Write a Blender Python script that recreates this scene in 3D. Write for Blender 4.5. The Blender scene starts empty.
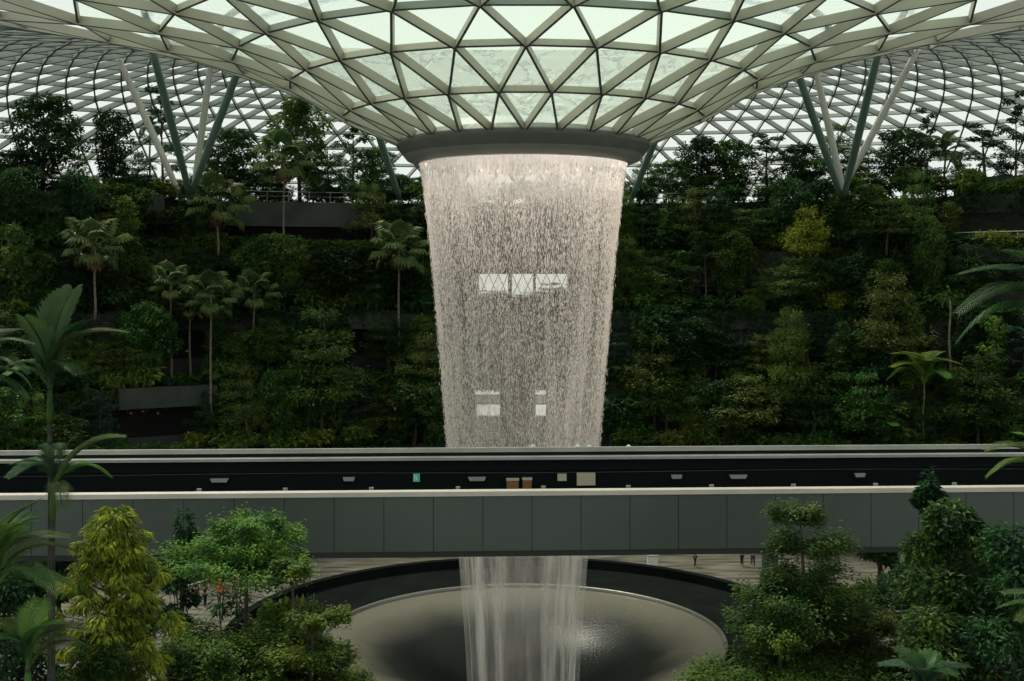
import bpy, math, random
from mathutils import Vector, Matrix
random.seed(7)
R_ = math.radians
C = bpy.context.scene.collection
EYE = Vector((-0.75, -80.0, 24.3)); F = 1200.0; HOR = 284.0
PI = math.pi

def at(px, py, d):
    """point of the place seen at photo pixel px,py at depth d"""
    return Vector((EYE.x + (px-512)/F*d, EYE.y + d, EYE.z - (py-HOR)/F*d))

# ---------------------------------------------------------------- mesh builder
class MB:
    def __init__(s): s.v = []; s.f = []; s.m = []
    def face(s, idx, m=0): s.f.append(idx); s.m.append(m)
    def quad(s, a, b, c, d, m=0):
        n = len(s.v); s.v += [tuple(a), tuple(b), tuple(c), tuple(d)]; s.face((n, n+1, n+2, n+3), m)
    def tri(s, a, b, c, m=0):
        n = len(s.v); s.v += [tuple(a), tuple(b), tuple(c)]; s.face((n, n+1, n+2), m)
    def hexa(s, p, m=0):
        n = len(s.v); s.v += [tuple(q) for q in p]
        for f in ((0,3,2,1),(4,5,6,7),(0,1,5,4),(1,2,6,5),(2,3,7,6),(3,0,4,7)):
            s.face(tuple(n+i for i in f), m)
    def box(s, x0, x1, y0, y1, z0, z1, m=0):
        s.hexa([(x0,y0,z0),(x1,y0,z0),(x1,y1,z0),(x0,y1,z0),(x0,y0,z1),(x1,y0,z1),(x1,y1,z1),(x0,y1,z1)], m)
    def beam(s, a, b, up, w, dep, m=0, edge=None):
        a = Vector(a); b = Vector(b); d = (b-a).normalized(); up = Vector(up)
        sd = d.cross(up).normalized()*w/2; up = sd.cross(d).normalized()*(-dep)
        if up.dot(Vector(up)) == 0: return
        # from the surface point inward by dep
        s.hexa([a-sd+up, a+sd+up, b+sd+up, b-sd+up, a-sd, a+sd, b+sd, b-sd], m)
        if edge is not None:      # thin plate along the inner edge, coloured dark as the beam's unlit underside
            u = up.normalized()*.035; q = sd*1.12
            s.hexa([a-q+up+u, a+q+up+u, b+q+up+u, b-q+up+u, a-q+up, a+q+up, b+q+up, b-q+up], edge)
    def tube(s, pts, rad, n=8, m=0, cap=True):
        pts = [Vector(p) for p in pts]; rings = []
        ref = Vector((0.13, 0.97, 0.21))
        for i, p in enumerate(pts):
            t = (pts[min(i+1, len(pts)-1)] - pts[max(i-1, 0)]).normalized()
            if abs(t.dot(ref)) > .95: ref = Vector((1, 0, .1))
            u = t.cross(ref).normalized(); w = t.cross(u)
            r = rad[i] if isinstance(rad, (list, tuple)) else rad
            k = len(s.v)
            for j in range(n):
                a = 2*PI*j/n; s.v.append(tuple(p + (u*math.cos(a)+w*math.sin(a))*r))
            rings.append(k)
        for i in range(len(pts)-1):
            for j in range(n):
                a, b = rings[i], rings[i+1]
                s.face((a+j, a+(j+1)%n, b+(j+1)%n, b+j), m)
        if cap:
            s.face(tuple(rings[0]+j for j in reversed(range(n))), m); s.face(tuple(rings[-1]+j for j in range(n)), m)
    def lathe(s, prof, n=64, c=(0,0), m=0, a0=0, a1=2*PI):
        full = abs(a1-a0-2*PI) < 1e-6; k0 = len(s.v); cnt = n if full else n+1
        for r, z in prof:
            for j in range(cnt):
                a = a0+(a1-a0)*j/n; s.v.append((c[0]+r*math.sin(a), c[1]-r*math.cos(a), z))
        for i in range(len(prof)-1):
            for j in range(n):
                j2 = (j+1) % cnt
                s.face((k0+i*cnt+j, k0+i*cnt+j2, k0+(i+1)*cnt+j2, k0+(i+1)*cnt+j), m)
    def data(s, name, mats, smooth=False):
        me = bpy.data.meshes.new(name); me.from_pydata(s.v, [], s.f)
        for m in mats: me.materials.append(m)
        if len(mats) > 1: me.polygons.foreach_set('material_index', s.m)
        if smooth: me.polygons.foreach_set('use_smooth', [True]*len(me.polygons))
        me.update(); return me
    def build(s, name, mats, parent=None, smooth=False):
        if not isinstance(mats, (list, tuple)): mats = [mats]
        return link(name, s.data(name, mats, smooth), parent)

def link(name, me, parent=None):
    o = bpy.data.objects.new(name, me); C.objects.link(o)
    if parent: o.parent = parent
    return o
def tag(o, label=None, cat=None, group=None, kind=None):
    if label: o['label'] = label
    if cat: o['category'] = cat
    if group: o['group'] = group
    if kind: o['kind'] = kind
    return o
def thing(name, label, cat, loc=(0,0,0), rz=0, group=None, kind=None):
    o = bpy.data.objects.new(name, None); C.objects.link(o)
    o.location = loc; o.rotation_euler = (0, 0, rz); o.empty_display_size = .3
    return tag(o, label, cat, group, kind)
def center(o):
    """put a mesh thing's origin at its base centre"""
    me = o.data; xs = [v.co for v in me.vertices]
    mn = Vector([min(c[i] for c in xs) for i in range(3)]); mx = Vector([max(c[i] for c in xs) for i in range(3)])
    b = Vector(((mn.x+mx.x)/2, (mn.y+mx.y)/2, mn.z))
    me.transform(Matrix.Translation(-b)); o.location = b
    return o

# ---------------------------------------------------------------- materials
def node_mat(name):
    m = bpy.data.materials.new(name); m.use_nodes = True
    nt = m.node_tree; nt.nodes.clear()
    out = nt.nodes.new('ShaderNodeOutputMaterial')
    return m, nt, out
def solid(name, col, rough=.6, metal=0, noise=0, scale=3, col2=None, bump=0, spec=.4, emit=None, es=0):
    m, nt, out = node_mat(name); N = nt.nodes; L = nt.links
    b = N.new('ShaderNodeBsdfPrincipled'); L.new(b.outputs[0], out.inputs[0])
    b.inputs['Base Color'].default_value = (*col, 1); b.inputs['Roughness'].default_value = rough
    b.inputs['Metallic'].default_value = metal; b.inputs['Specular IOR Level'].default_value = spec
    if emit: b.inputs['Emission Color'].default_value = (*emit, 1); b.inputs['Emission Strength'].default_value = es
    if noise or col2:
        tc = N.new('ShaderNodeTexCoord'); nz = N.new('ShaderNodeTexNoise'); nz.inputs['Scale'].default_value = scale
        nz.inputs['Detail'].default_value = 5
        L.new(tc.outputs['Object'], nz.inputs['Vector'])
        mx = N.new('ShaderNodeMixRGB'); c2 = col2 or tuple(c*(1-noise) for c in col)
        mx.inputs[1].default_value = (*col, 1); mx.inputs[2].default_value = (*c2, 1)
        rp = N.new('ShaderNodeMapRange'); rp.inputs[1].default_value = .38; rp.inputs[2].default_value = .62
        L.new(nz.outputs[0], rp.inputs[0]); L.new(rp.outputs[0], mx.inputs[0]); L.new(mx.outputs[0], b.inputs['Base Color'])
        if bump:
            bp = N.new('ShaderNodeBump'); bp.inputs['Strength'].default_value = bump
            L.new(nz.outputs[0], bp.inputs['Height']); L.new(bp.outputs[0], b.inputs['Normal'])
    return m
def leafmat(name, col, col2, trans=.3, rough=.45, var=.35, scale=1.2):
    m, nt, out = node_mat(name); N = nt.nodes; L = nt.links
    tc = N.new('ShaderNodeTexCoord'); nz = N.new('ShaderNodeTexNoise'); nz.inputs['Scale'].default_value = scale
    nz.inputs['Detail'].default_value = 3; L.new(tc.outputs['Object'], nz.inputs['Vector'])
    rp = N.new('ShaderNodeMapRange'); rp.inputs[1].default_value = .4; rp.inputs[2].default_value = .6; L.new(nz.outputs[0], rp.inputs[0])
    mx = N.new('ShaderNodeMixRGB'); mx.inputs[1].default_value = (*col, 1); mx.inputs[2].default_value = (*col2, 1)
    L.new(rp.outputs[0], mx.inputs[0])
    oi = N.new('ShaderNodeObjectInfo')
    hs = N.new('ShaderNodeHueSaturation'); L.new(mx.outputs[0], hs.inputs['Color'])
    v = N.new('ShaderNodeMapRange'); v.inputs[3].default_value = 1-var; v.inputs[4].default_value = 1+var
    L.new(oi.outputs['Random'], v.inputs[0]); L.new(v.outputs[0], hs.inputs['Value'])
    m2 = N.new('ShaderNodeMath'); m2.operation = 'MULTIPLY'; m2.inputs[1].default_value = 7.31; L.new(oi.outputs['Random'], m2.inputs[0])
    fr = N.new('ShaderNodeMath'); fr.operation = 'FRACT'; L.new(m2.outputs[0], fr.inputs[0])
    h = N.new('ShaderNodeMapRange'); h.inputs[3].default_value = .485; h.inputs[4].default_value = .535
    L.new(fr.outputs[0], h.inputs[0]); L.new(h.outputs[0], hs.inputs['Hue'])
    b = N.new('ShaderNodeBsdfPrincipled'); b.inputs['Roughness'].default_value = rough; b.inputs['Specular IOR Level'].default_value = .12
    L.new(hs.outputs[0], b.inputs['Base Color'])
    t = N.new('ShaderNodeBsdfTranslucent'); L.new(hs.outputs[0], t.inputs[0])
    ms = N.new('ShaderNodeMixShader'); ms.inputs[0].default_value = trans
    L.new(b.outputs[0], ms.inputs[1]); L.new(t.outputs[0], ms.inputs[2]); L.new(ms.outputs[0], out.inputs[0])
    return m
def glassmat(name, tint, frost, frostcol, ripple=False):
    m, nt, out = node_mat(name); N = nt.nodes; L = nt.links
    t = N.new('ShaderNodeBsdfTransparent'); t.inputs[0].default_value = (*tint, 1)
    tr = N.new('ShaderNodeBsdfTranslucent'); tr.inputs[0].default_value = (*frostcol, 1)
    ms = N.new('ShaderNodeMixShader'); ms.inputs[0].default_value = frost
    if ripple:
        tc = N.new('ShaderNodeTexCoord'); nz = N.new('ShaderNodeTexNoise'); nz.inputs['Scale'].default_value = .55
        nz.inputs['Detail'].default_value = 4; nz.inputs['Roughness'].default_value = .6; L.new(tc.outputs['Object'], nz.inputs['Vector'])
        # thin wandering lines of the water running over the glass
        s1 = N.new('ShaderNodeMath'); s1.operation = 'SUBTRACT'; s1.inputs[1].default_value = .5; L.new(nz.outputs[0], s1.inputs[0])
        s2 = N.new('ShaderNodeMath'); s2.operation = 'ABSOLUTE'; L.new(s1.outputs[0], s2.inputs[0])
        rp = N.new('ShaderNodeMapRange'); rp.inputs[1].default_value = 0; rp.inputs[2].default_value = .03
        rp.inputs[3].default_value = max(0, frost-.22); rp.inputs[4].default_value = frost; L.new(s2.outputs[0], rp.inputs[0])
        L.new(rp.outputs[0], ms.inputs[0])
        mc = N.new('ShaderNodeMixRGB'); mc.inputs[1].default_value = (.93, .96, .92, 1); mc.inputs[2].default_value = (*tint, 1)
        r2 = N.new('ShaderNodeMapRange'); r2.inputs[1].default_value = 0; r2.inputs[2].default_value = .03
        L.new(s2.outputs[0], r2.inputs[0]); L.new(r2.outputs[0], mc.inputs[0]); L.new(mc.outputs[0], t.inputs[0])
    L.new(t.outputs[0], ms.inputs[1]); L.new(tr.outputs[0], ms.inputs[2])
    g = N.new('ShaderNodeBsdfGlossy'); g.inputs['Roughness'].default_value = .12
    m3 = N.new('ShaderNodeMixShader'); m3.inputs[0].default_value = .04
    L.new(ms.outputs[0], m3.inputs[1]); L.new(g.outputs[0], m3.inputs[2]); L.new(m3.outputs[0], out.inputs[0])
    return m

M = {}
M['steel'] = solid('cream_painted_steel', (.44, .43, .34), .45, 0, .08, .5)
M['steel_out'] = solid('pale_painted_steel', (.40, .42, .39), .45, 0, .08, .5)
M['hoop'] = solid('green_painted_steel', (.30, .34, .29), .45)
M['edge'] = solid('underside_shade_paint', (.055, .075, .065), .5)  # shade of the beam undersides put into the colour
M['strut'] = solid('strut_green_steel', (.16, .25, .22), .4)
M['strut_pale'] = solid('strut_pale_steel', (.72, .70, .66), .4)
M['ringface'] = solid('ring_dark_metal', (.115, .13, .115), .5, 0, .15, .6)
M['ringlow'] = solid('ring_underside_metal', (.22, .23, .21), .5, 0, .1, .6)
M['ringin'] = solid('ring_inner_lining', (.86, .76, .72), .5)
M['glass'] = glassmat('clear_roof_glass', (.86, .90, .88), .06, (.9, .95, .93))
M['wetglass'] = glassmat('wet_roof_glass', (.74, .84, .77), .34, (.50, .58, .52), True)
M['wetlow'] = glassmat('wet_frosted_roof_glass', (.74, .84, .77), .60, (.42, .50, .45), True)
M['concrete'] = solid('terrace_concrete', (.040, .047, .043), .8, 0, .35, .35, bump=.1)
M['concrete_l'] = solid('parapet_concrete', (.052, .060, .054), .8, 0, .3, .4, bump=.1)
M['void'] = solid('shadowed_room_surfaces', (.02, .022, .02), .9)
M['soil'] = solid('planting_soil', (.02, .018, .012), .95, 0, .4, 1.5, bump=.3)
M['trunk'] = solid('bark', (.10, .085, .06), .85, 0, .5, 3, bump=.4)
M['palmtrunk'] = solid('palm_trunk_bark', (.20, .165, .12), .85, 0, .4, 5, bump=.4)
M['cap'] = solid('pale_coping', (.62, .57, .50), .5, 0, .12, .4)
M['cap2'] = solid('grey_metal_coping', (.42, .43, .40), .4, 0, .15, .5)
M['fascia'] = solid('grey_green_fascia_panel', (.085, .105, .09), .45, .1, .1, .25)
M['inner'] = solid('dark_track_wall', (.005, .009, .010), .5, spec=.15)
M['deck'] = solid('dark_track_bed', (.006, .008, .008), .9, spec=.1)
M['rail'] = solid('steel_rail', (.10, .11, .11), .4, .5)
M['neartrunk'] = solid('dark_ringed_palm_bark', (.045, .045, .035), .8, 0, .5, 4, bump=.3)
M['white'] = solid('white_paint', (.75, .75, .72), .5)
M['beige'] = solid('cream_board', (.62, .54, .42), .6)
M['orangebox'] = solid('orange_brown_paint', (.36, .17, .08), .6, 0, .3, 6)
M['exit'] = solid('green_sign', (.1, .45, .3), .5, emit=(.12, .5, .33), es=.15)
M['signwhite'] = solid('sign_symbol_white', (.8, .85, .8), .5)
M['black'] = solid('black_fabric', (.012, .012, .015), .8)
M['skin'] = solid('skin', (.42, .25, .17), .6)
M['lamp'] = solid('warm_lamp_glass', (1, .8, .6), .4, emit=(1, .72, .45), es=1.3)
M['rockglass'] = solid('shop_sign_and_daylight_glow', (.8, .8, .75), .3, emit=(.9, .92, .86), es=.6)

G = {}
G['dark'] = leafmat('leaf_dark_green', (.022, .055, .023), (.045, .10, .028))
G['mid'] = leafmat('leaf_mid_green', (.038, .088, .027), (.11, .185, .036))
G['light'] = leafmat('leaf_light_green', (.17, .24, .04), (.06, .12, .03))
G['yellow'] = leafmat('leaf_yellow_green', (.34, .36, .04), (.09, .14, .02), .35, var=.15, scale=2.2)
G['olive'] = leafmat('leaf_olive_green', (.16, .20, .05), (.055, .105, .028))
G['palm'] = leafmat('leaf_palm_green', (.11, .15, .045), (.06, .10, .035), .3, .4)
G['brown'] = leafmat('leaf_dead_brown', (.16, .10, .04), (.10, .07, .03), .2)
G['nearpalm'] = leafmat('leaf_near_palm', (.045, .085, .03), (.03, .06, .022), .35, .4, var=.2)
G['bluegreen'] = leafmat('leaf_blue_green', (.03, .07, .045), (.05, .10, .055), .2, .3)
# ---------------------------------------------------------------- glass roof: a torus that dips into a funnel over the water
def warp(x, y):
    r = math.hypot(x, y)
    if y < 0 and r > 38:
        y *= 1 + .42*min(1, (r-38)/35)
    return x, y
prof = [(7.95,33.95,25),(11.7,35.6,25),(15.2,37.55,25),(18.8,38.95,25),(23.2,40.0,25),(28.2,41.0,25),(34.0,42.0,50),(39.5,42.9,60),(44,43.3,100),
        (47.2,43.5,120),(50.2,43.5,120),(53.2,43.3,122),(56.2,42.95,128),(59.2,42.45,134),(62.2,41.8,140),(65.2,41.0,146),(68,40.1,152),(70.8,39.0,156),(73.5,37.6,160),
        (76,36,164),(78.4,34.1,166),(80.6,31.9,168),(82.7,29.4,170),(84.6,26.5,170),(86.3,23.2,170),(87.7,19.5,170),(89,14,170),(89.8,7,170),(90,0,170)]
def lift(x, y, z):
    r = math.hypot(x, y); t = max(0, y/r)
    return min(4.4, max(0, (r-18.8)*.5))*t*min(1, max(0, (z-10)/30))
def roof_z(x, y):
    r = math.hypot(x, y)
    for (a, za, _), (b, zb, _) in zip(prof, prof[1:]):
        if a <= r <= b: z = za+(zb-za)*(r-a)/(b-a); return z + lift(x, y, z)
    return 40
rings = []
for k, (r, z, n) in enumerate(prof):
    if k >= 9: n = 128
    elif k == 8: n = 90
    pts = []
    for j in range(n):
        a = 2*PI*(j + (.5 if k % 2 else 0))/n
        x, y = warp(r*math.sin(a), -r*math.cos(a)); pts.append((a, Vector((x, y, z + lift(x, y, z)))))
    rings.append(pts)
roof = thing('ceiling', None, None, (0,0,0), kind='structure')
FUN = 6                        # the funnel: rings 0..5
tris = []; edges = []
for k in range(len(rings)-1):
    A, B = rings[k], rings[k+1]; na, nb = len(A), len(B); i = j = 0
    # start with the pair closest to angle 0
    while i < na or j < nb:
        a0 = A[i % na][0] + 2*PI*(i//na); b0 = B[j % nb][0] + 2*PI*(j//nb)
        a1 = A[(i+1) % na][0] + 2*PI*((i+1)//na); b1 = B[(j+1) % nb][0] + 2*PI*((j+1)//nb)
        edges.append((k, A[i % na][1], B[j % nb][1]))
        if (i < na and a1 <= b1) or j >= nb:
            tris.append((k, A[i % na][1], A[(i+1) % na][1], B[j % nb][1])); i += 1
        else:
            tris.append((k, A[i % na][1], B[(j+1) % nb][1], B[j % nb][1])); j += 1
gl = MB(); wg = MB(); wl = MB()
for k, a, b, c in tris: (wl if k < 3 else wg if k < 5 else gl).tri(a, b, c)
wl.build('lower_funnel_glazing', M['wetlow'], roof); wg.build('funnel_glazing', M['wetglass'], roof); gl.build('outer_glazing', M['glass'], roof)
def nrm(p):
    """outward normal of the roof skin at p (towards the open sky)"""
    r = math.hypot(p.x, p.y); best = min(range(len(prof)), key=lambda q: abs(prof[q][0]-r)+abs(prof[q][1]-p.z)*.5)
    q0, q1 = max(0, best-1), min(len(prof)-1, best+1)
    dr = prof[q1][0]-prof[q0][0]; dz = prof[q1][1]-prof[q0][1]; l = math.hypot(dr, dz)
    n2 = (-dz/l, dr/l); e = Vector((p.x, p.y, 0)).normalized()
    return Vector((e.x*n2[0], e.y*n2[0], n2[1]))
diag = sorted([e for e in edges if e[0] < FUN], key=lambda e: ((e[1]+e[2])/2 - EYE).length)
rest = MB()
def own(name, a, b, w, dep, mat):
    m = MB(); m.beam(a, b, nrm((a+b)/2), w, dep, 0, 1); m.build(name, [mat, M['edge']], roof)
for q, (k, a, b) in enumerate(diag):
    if q < 100: own('diagonal_beam', a, b, .12, .56, M['steel'])
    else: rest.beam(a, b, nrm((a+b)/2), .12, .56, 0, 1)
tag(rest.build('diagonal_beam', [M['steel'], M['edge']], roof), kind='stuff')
outer = MB(); hoops = MB()
for k, a, b in edges:
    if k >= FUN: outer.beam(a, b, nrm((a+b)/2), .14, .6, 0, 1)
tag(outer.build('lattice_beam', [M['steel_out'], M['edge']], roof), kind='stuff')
for k, pts in enumerate(rings[1:], 1):
    n = len(pts); h = MB()
    for j in range(n):
        a, b = pts[j][1], pts[(j+1) % n][1]
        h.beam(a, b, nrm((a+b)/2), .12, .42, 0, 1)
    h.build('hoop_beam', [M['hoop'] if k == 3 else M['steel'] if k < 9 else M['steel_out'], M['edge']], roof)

for R0, dz in ((19.7, .75), (24.2, .6)):
    h = MB(); h.tube([(R0*math.sin(2*PI*j/100), -R0*math.cos(2*PI*j/100), 39.2+(R0-18.8)*.24+dz+lift(R0*math.sin(2*PI*j/100), -R0*math.cos(2*PI*j/100), 40)) for j in range(101)], .22, 8, cap=False)
    h.build('water_pipe', M['strut'], roof, True)

# ring of the oculus: sloping dark face, paler underside, lining inside
oc = thing('oculus_ring', 'dark metal ring at the foot of the glass funnel pouring the water', 'roof ring', (0,0,32.2))
def lz(m, prof_, n=100): m.lathe([(r, z-32.2) for r, z in prof_], n)
m = MB(); lz(m, [(8.3,33.72),(8.46,33.6),(8.4,33.3),(7.95,32.75)]); m.build('face_plate', M['ringface'], oc, True)
m = MB(); lz(m, [(7.95,32.75),(7.75,32.5),(7.2,32.28),(6.95,32.28)]); m.build('drip_lip', M['ringlow'], oc, True)
m = MB(); lz(m, [(6.95,32.2),(6.9,32.6),(7.0,34.1),(7.4,34.5)]); m.build('inner_lining', M['ringin'], oc, True)
m = MB(); lz(m, [(7.4,34.5),(7.9,34.1),(8.3,33.72)]); m.build('top_gutter', M['ringlow'], oc, True)
for j in range(36):
    a = 2*PI*(j+.5)/36
    if abs(math.cos(a)+.9) < .75 and j % 3:
        m = MB(); m.box(-.07, .07, -.04, .04, -.06, .06); o = m.build('ring_lamp', M['lamp'], oc)
        o.location = (6.82*math.sin(a), -6.82*math.cos(a), .25); o.rotation_euler = (0, 0, a)

# ---------------------------------------------------------------- terraces of the far valley wall
AX = 1.32
def tier_pt(phi, b, z=0): return Vector((AX*b*math.sin(phi), b*math.cos(phi), z))
def ray_tier(px, b):
    """point of the far half of the tier ellipse b in the direction of photo column px"""
    s = (px-512)/F; a = AX*b
    A = s*s/(a*a) + 1/(b*b); B = 2*(EYE.x*s/(a*a)) + 2*(-80)/(b*b); Cc = EYE.x**2/(a*a) + 6400/(b*b) - 1
    # x = EYE.x+s*d ; y = -80+d
    d = (-B + math.sqrt(max(0, B*B-4*A*Cc)))/(2*A)
    return Vector((EYE.x+s*d, -80+d, 0)), d
def phi_of(px, b):
    p, d = ray_tier(px, b); return math.atan2(p.x/(AX*b), p.y/b)
FL = [0, 8.0, 14.0, 21.0, 27.2, 32.6]
TB = [30, 38, 41.5, 45, 48.5, 52]
# openings: tier index (wall below floor l), photo columns, z range
OPEN = {1:[(100,212,3.0,6.6)], 2:[(112,208,10.0,12.8),(446,592,8.0,13.6)], 3:[(148,206,17.0,19.8),(347,387,16.9,19.9),(868,930,16.6,19)],
        4:[(470,572,22.4,26.0),(700,760,21.6,24.0),(965,1120,24.0,26.4)], 5:[(222,372,27.6,30.4)]}
NPH = 220; P0, P1 = R_(-66), R_(66)
for l in range(1, 6):
    b = TB[l]; z0, z1 = FL[l-1], FL[l]
    br = thing('wall_terrace', None, None, (0,0,0), kind='structure')
    cuts = sorted(set([P0+(P1-P0)*i/NPH for i in range(NPH+1)] + [phi_of(q, b) for o in OPEN.get(l, []) for q in o[:2]]))
    w = MB(); v = MB(); f = MB(); pr = MB()
    backb = TB[l]+2.2
    for i in range(len(cuts)-1):
        p, q = cuts[i], cuts[i+1]; mid = (p+q)/2; segs = [(z0, z1)]
        for (x0, x1, za, zb) in OPEN.get(l, []):
            if phi_of(x0, b) < mid < phi_of(x1, b):
                segs = [(z0, za), (zb, z1)]
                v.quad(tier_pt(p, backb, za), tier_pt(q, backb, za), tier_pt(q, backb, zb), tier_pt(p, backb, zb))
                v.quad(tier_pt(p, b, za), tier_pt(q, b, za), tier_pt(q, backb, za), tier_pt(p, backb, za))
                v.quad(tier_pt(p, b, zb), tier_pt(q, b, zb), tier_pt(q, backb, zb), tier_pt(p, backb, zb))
        for a_, b_ in segs:
            if b_-a_ > .05: w.quad(tier_pt(p, b, a_), tier_pt(q, b, a_), tier_pt(q, b, b_), tier_pt(p, b, b_))
        nb = TB[l+1] if l < 5 else 86
        f.quad(tier_pt(p, b, z1), tier_pt(q, b, z1), tier_pt(q, nb, z1), tier_pt(p, nb, z1))
        # solid parapet along the edge
        zl = max([z1-1.3] + [o[3] for o in OPEN.get(l, []) if phi_of(o[0], b) < mid < phi_of(o[1], b)])
        P = [tier_pt(p, b-.35, zl), tier_pt(q, b-.35, zl), tier_pt(q, b, zl), tier_pt(p, b, zl)]
        pr.hexa(P + [Vector((x.x, x.y, z1+.45)) for x in P])
    for (x0, x1, za, zb) in OPEN.get(l, []):
        for q in (x0, x1):
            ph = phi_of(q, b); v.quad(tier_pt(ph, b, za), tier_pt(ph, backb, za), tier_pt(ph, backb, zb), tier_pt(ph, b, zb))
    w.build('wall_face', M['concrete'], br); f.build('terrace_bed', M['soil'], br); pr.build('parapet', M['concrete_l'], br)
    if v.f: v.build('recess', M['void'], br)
# extra concrete slabs that stick out of the planting
def slab(px0, px1, b, z0, z1, t=.5, name='balcony_slab', mat='concrete_l'):
    m = MB(); n = 12; a, c = phi_of(px0, b), phi_of(px1, b)
    for i in range(n):
        p = a+(c-a)*i/n; q = a+(c-a)*(i+1)/n
        P = [tier_pt(p, b-t, z0), tier_pt(q, b-t, z0), tier_pt(q, b, z0), tier_pt(p, b, z0)]
        m.hexa(P+[x+Vector((0,0,z1-z0)) for x in P])
    return tag(m.build(name, M[mat]), kind='structure')
slab(222, 372, 52, 30.4, 33.0, 1.4, 'wall_balcony')
slab(952, 1150, 52, 26.4, 28.2, 3.4, 'wall_balcony')
slab(958, 1150, 54, 32.9, 35.0, .8, 'wall_balcony')
slab(112, 212, 41.5, 12.8, 14.7, 1.0, 'wall_balcony')
slab(-60, 160, 52, 31.2, 33.4, 1.0, 'wall_balcony')
slab(868, 930, 45, 18.6, 20.4, .9, 'wall_balcony')
slab(345, 440, 45, 19.7, 21.2, .7, 'wall_balcony')

# plaza floor, basin surroundings
def paving():
    m, nt, out = node_mat('banded_stone_paving'); N = nt.nodes; L = nt.links
    b = N.new('ShaderNodeBsdfPrincipled'); L.new(b.outputs[0], out.inputs[0]); b.inputs['Roughness'].default_value = .45
    tc = N.new('ShaderNodeTexCoord'); mp = N.new('ShaderNodeMapping'); mp.inputs['Scale'].default_value = (.25, 1.2, 1)
    mp.inputs['Rotation'].default_value = (0, 0, .5)
    nz = N.new('ShaderNodeTexNoise'); nz.inputs['Scale'].default_value = 1.1; nz.inputs['Detail'].default_value = 5
    L.new(tc.outputs['Object'], mp.inputs[0]); L.new(mp.outputs[0], nz.inputs['Vector'])
    cr = N.new('ShaderNodeValToRGB'); cr.color_ramp.elements[0].position = .35; cr.color_ramp.elements[0].color = (.045, .04, .028, 1)
    cr.color_ramp.elements[1].position = .62; cr.color_ramp.elements[1].color = (.20, .19, .15, 1)
    L.new(nz.outputs[0], cr.inputs[0]); L.new(cr.outputs[0], b.inputs['Base Color']); return m
M['paving'] = paving()
def ring_bridge(m, r0, c0, z0, r1, c1, z1, n=120):
    for j in range(n):
        q = [2*PI*j/n, 2*PI*(j+1)/n]; P = [Vector((c0[0]+r0*math.sin(a), c0[1]-r0*math.cos(a), z0)) for a in q]; Q = [Vector((c1[0]+r1*math.sin(a), c1[1]-r1*math.cos(a), z1)) for a in q]
        m.quad(P[0], P[1], Q[1], Q[0])
PC = (0, 4.5); PR = 20.7
fl = MB(); ring_bridge(fl, PR, PC, 0, 60, (0, 0), 0); ring_bridge(fl, 60, (0, 0), 0, 125, (0, 0), 0); tag(fl.build('floor', M['paving']), kind='structure')
mo = MB(); ring_bridge(mo, 12.9, (0, 0), -.3, PR-.7, PC, -.3); ring_bridge(mo, PR-.7, PC, -.3, PR-.7, PC, .42); ring_bridge(mo, PR-.7, PC, .42, PR, PC, .42); ring_bridge(mo, PR, PC, .42, PR, PC, 0)
M['moat'] = solid('black_wet_stone', (.010, .013, .012), .8, 0, .3, .5, spec=.02)
tag(mo.build('floor_moat', M['moat']), kind='structure')

# acrylic basin the water falls into
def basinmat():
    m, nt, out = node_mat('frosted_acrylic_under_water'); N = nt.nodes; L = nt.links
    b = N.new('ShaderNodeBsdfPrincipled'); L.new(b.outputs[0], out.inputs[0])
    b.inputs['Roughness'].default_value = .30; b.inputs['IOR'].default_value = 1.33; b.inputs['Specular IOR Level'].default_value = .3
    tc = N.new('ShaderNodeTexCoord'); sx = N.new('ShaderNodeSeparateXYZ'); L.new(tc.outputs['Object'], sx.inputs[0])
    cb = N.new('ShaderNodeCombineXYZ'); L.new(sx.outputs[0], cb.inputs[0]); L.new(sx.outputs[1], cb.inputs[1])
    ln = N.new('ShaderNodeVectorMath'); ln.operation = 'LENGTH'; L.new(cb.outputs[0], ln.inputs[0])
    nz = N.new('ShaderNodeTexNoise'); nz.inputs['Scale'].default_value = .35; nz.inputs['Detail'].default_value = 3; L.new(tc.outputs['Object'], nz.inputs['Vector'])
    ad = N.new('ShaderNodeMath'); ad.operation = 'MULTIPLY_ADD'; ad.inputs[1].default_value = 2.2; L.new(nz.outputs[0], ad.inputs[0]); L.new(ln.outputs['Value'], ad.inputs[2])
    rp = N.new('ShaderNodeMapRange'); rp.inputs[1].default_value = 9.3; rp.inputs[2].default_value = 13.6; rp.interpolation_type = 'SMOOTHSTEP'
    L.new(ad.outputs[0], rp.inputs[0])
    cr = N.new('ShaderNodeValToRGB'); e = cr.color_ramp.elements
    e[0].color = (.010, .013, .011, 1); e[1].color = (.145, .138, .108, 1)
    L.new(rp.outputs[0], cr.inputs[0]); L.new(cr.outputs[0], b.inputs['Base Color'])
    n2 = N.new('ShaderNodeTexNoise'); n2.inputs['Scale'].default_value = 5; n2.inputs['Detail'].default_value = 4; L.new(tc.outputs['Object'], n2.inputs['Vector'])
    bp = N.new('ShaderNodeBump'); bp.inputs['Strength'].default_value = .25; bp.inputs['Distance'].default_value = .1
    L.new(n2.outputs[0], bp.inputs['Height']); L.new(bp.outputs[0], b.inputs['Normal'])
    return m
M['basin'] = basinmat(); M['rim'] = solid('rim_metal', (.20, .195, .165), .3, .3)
ba = thing('water_basin', 'huge round acrylic basin catching the falling water', 'basin', (0,0,-.3))
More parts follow.
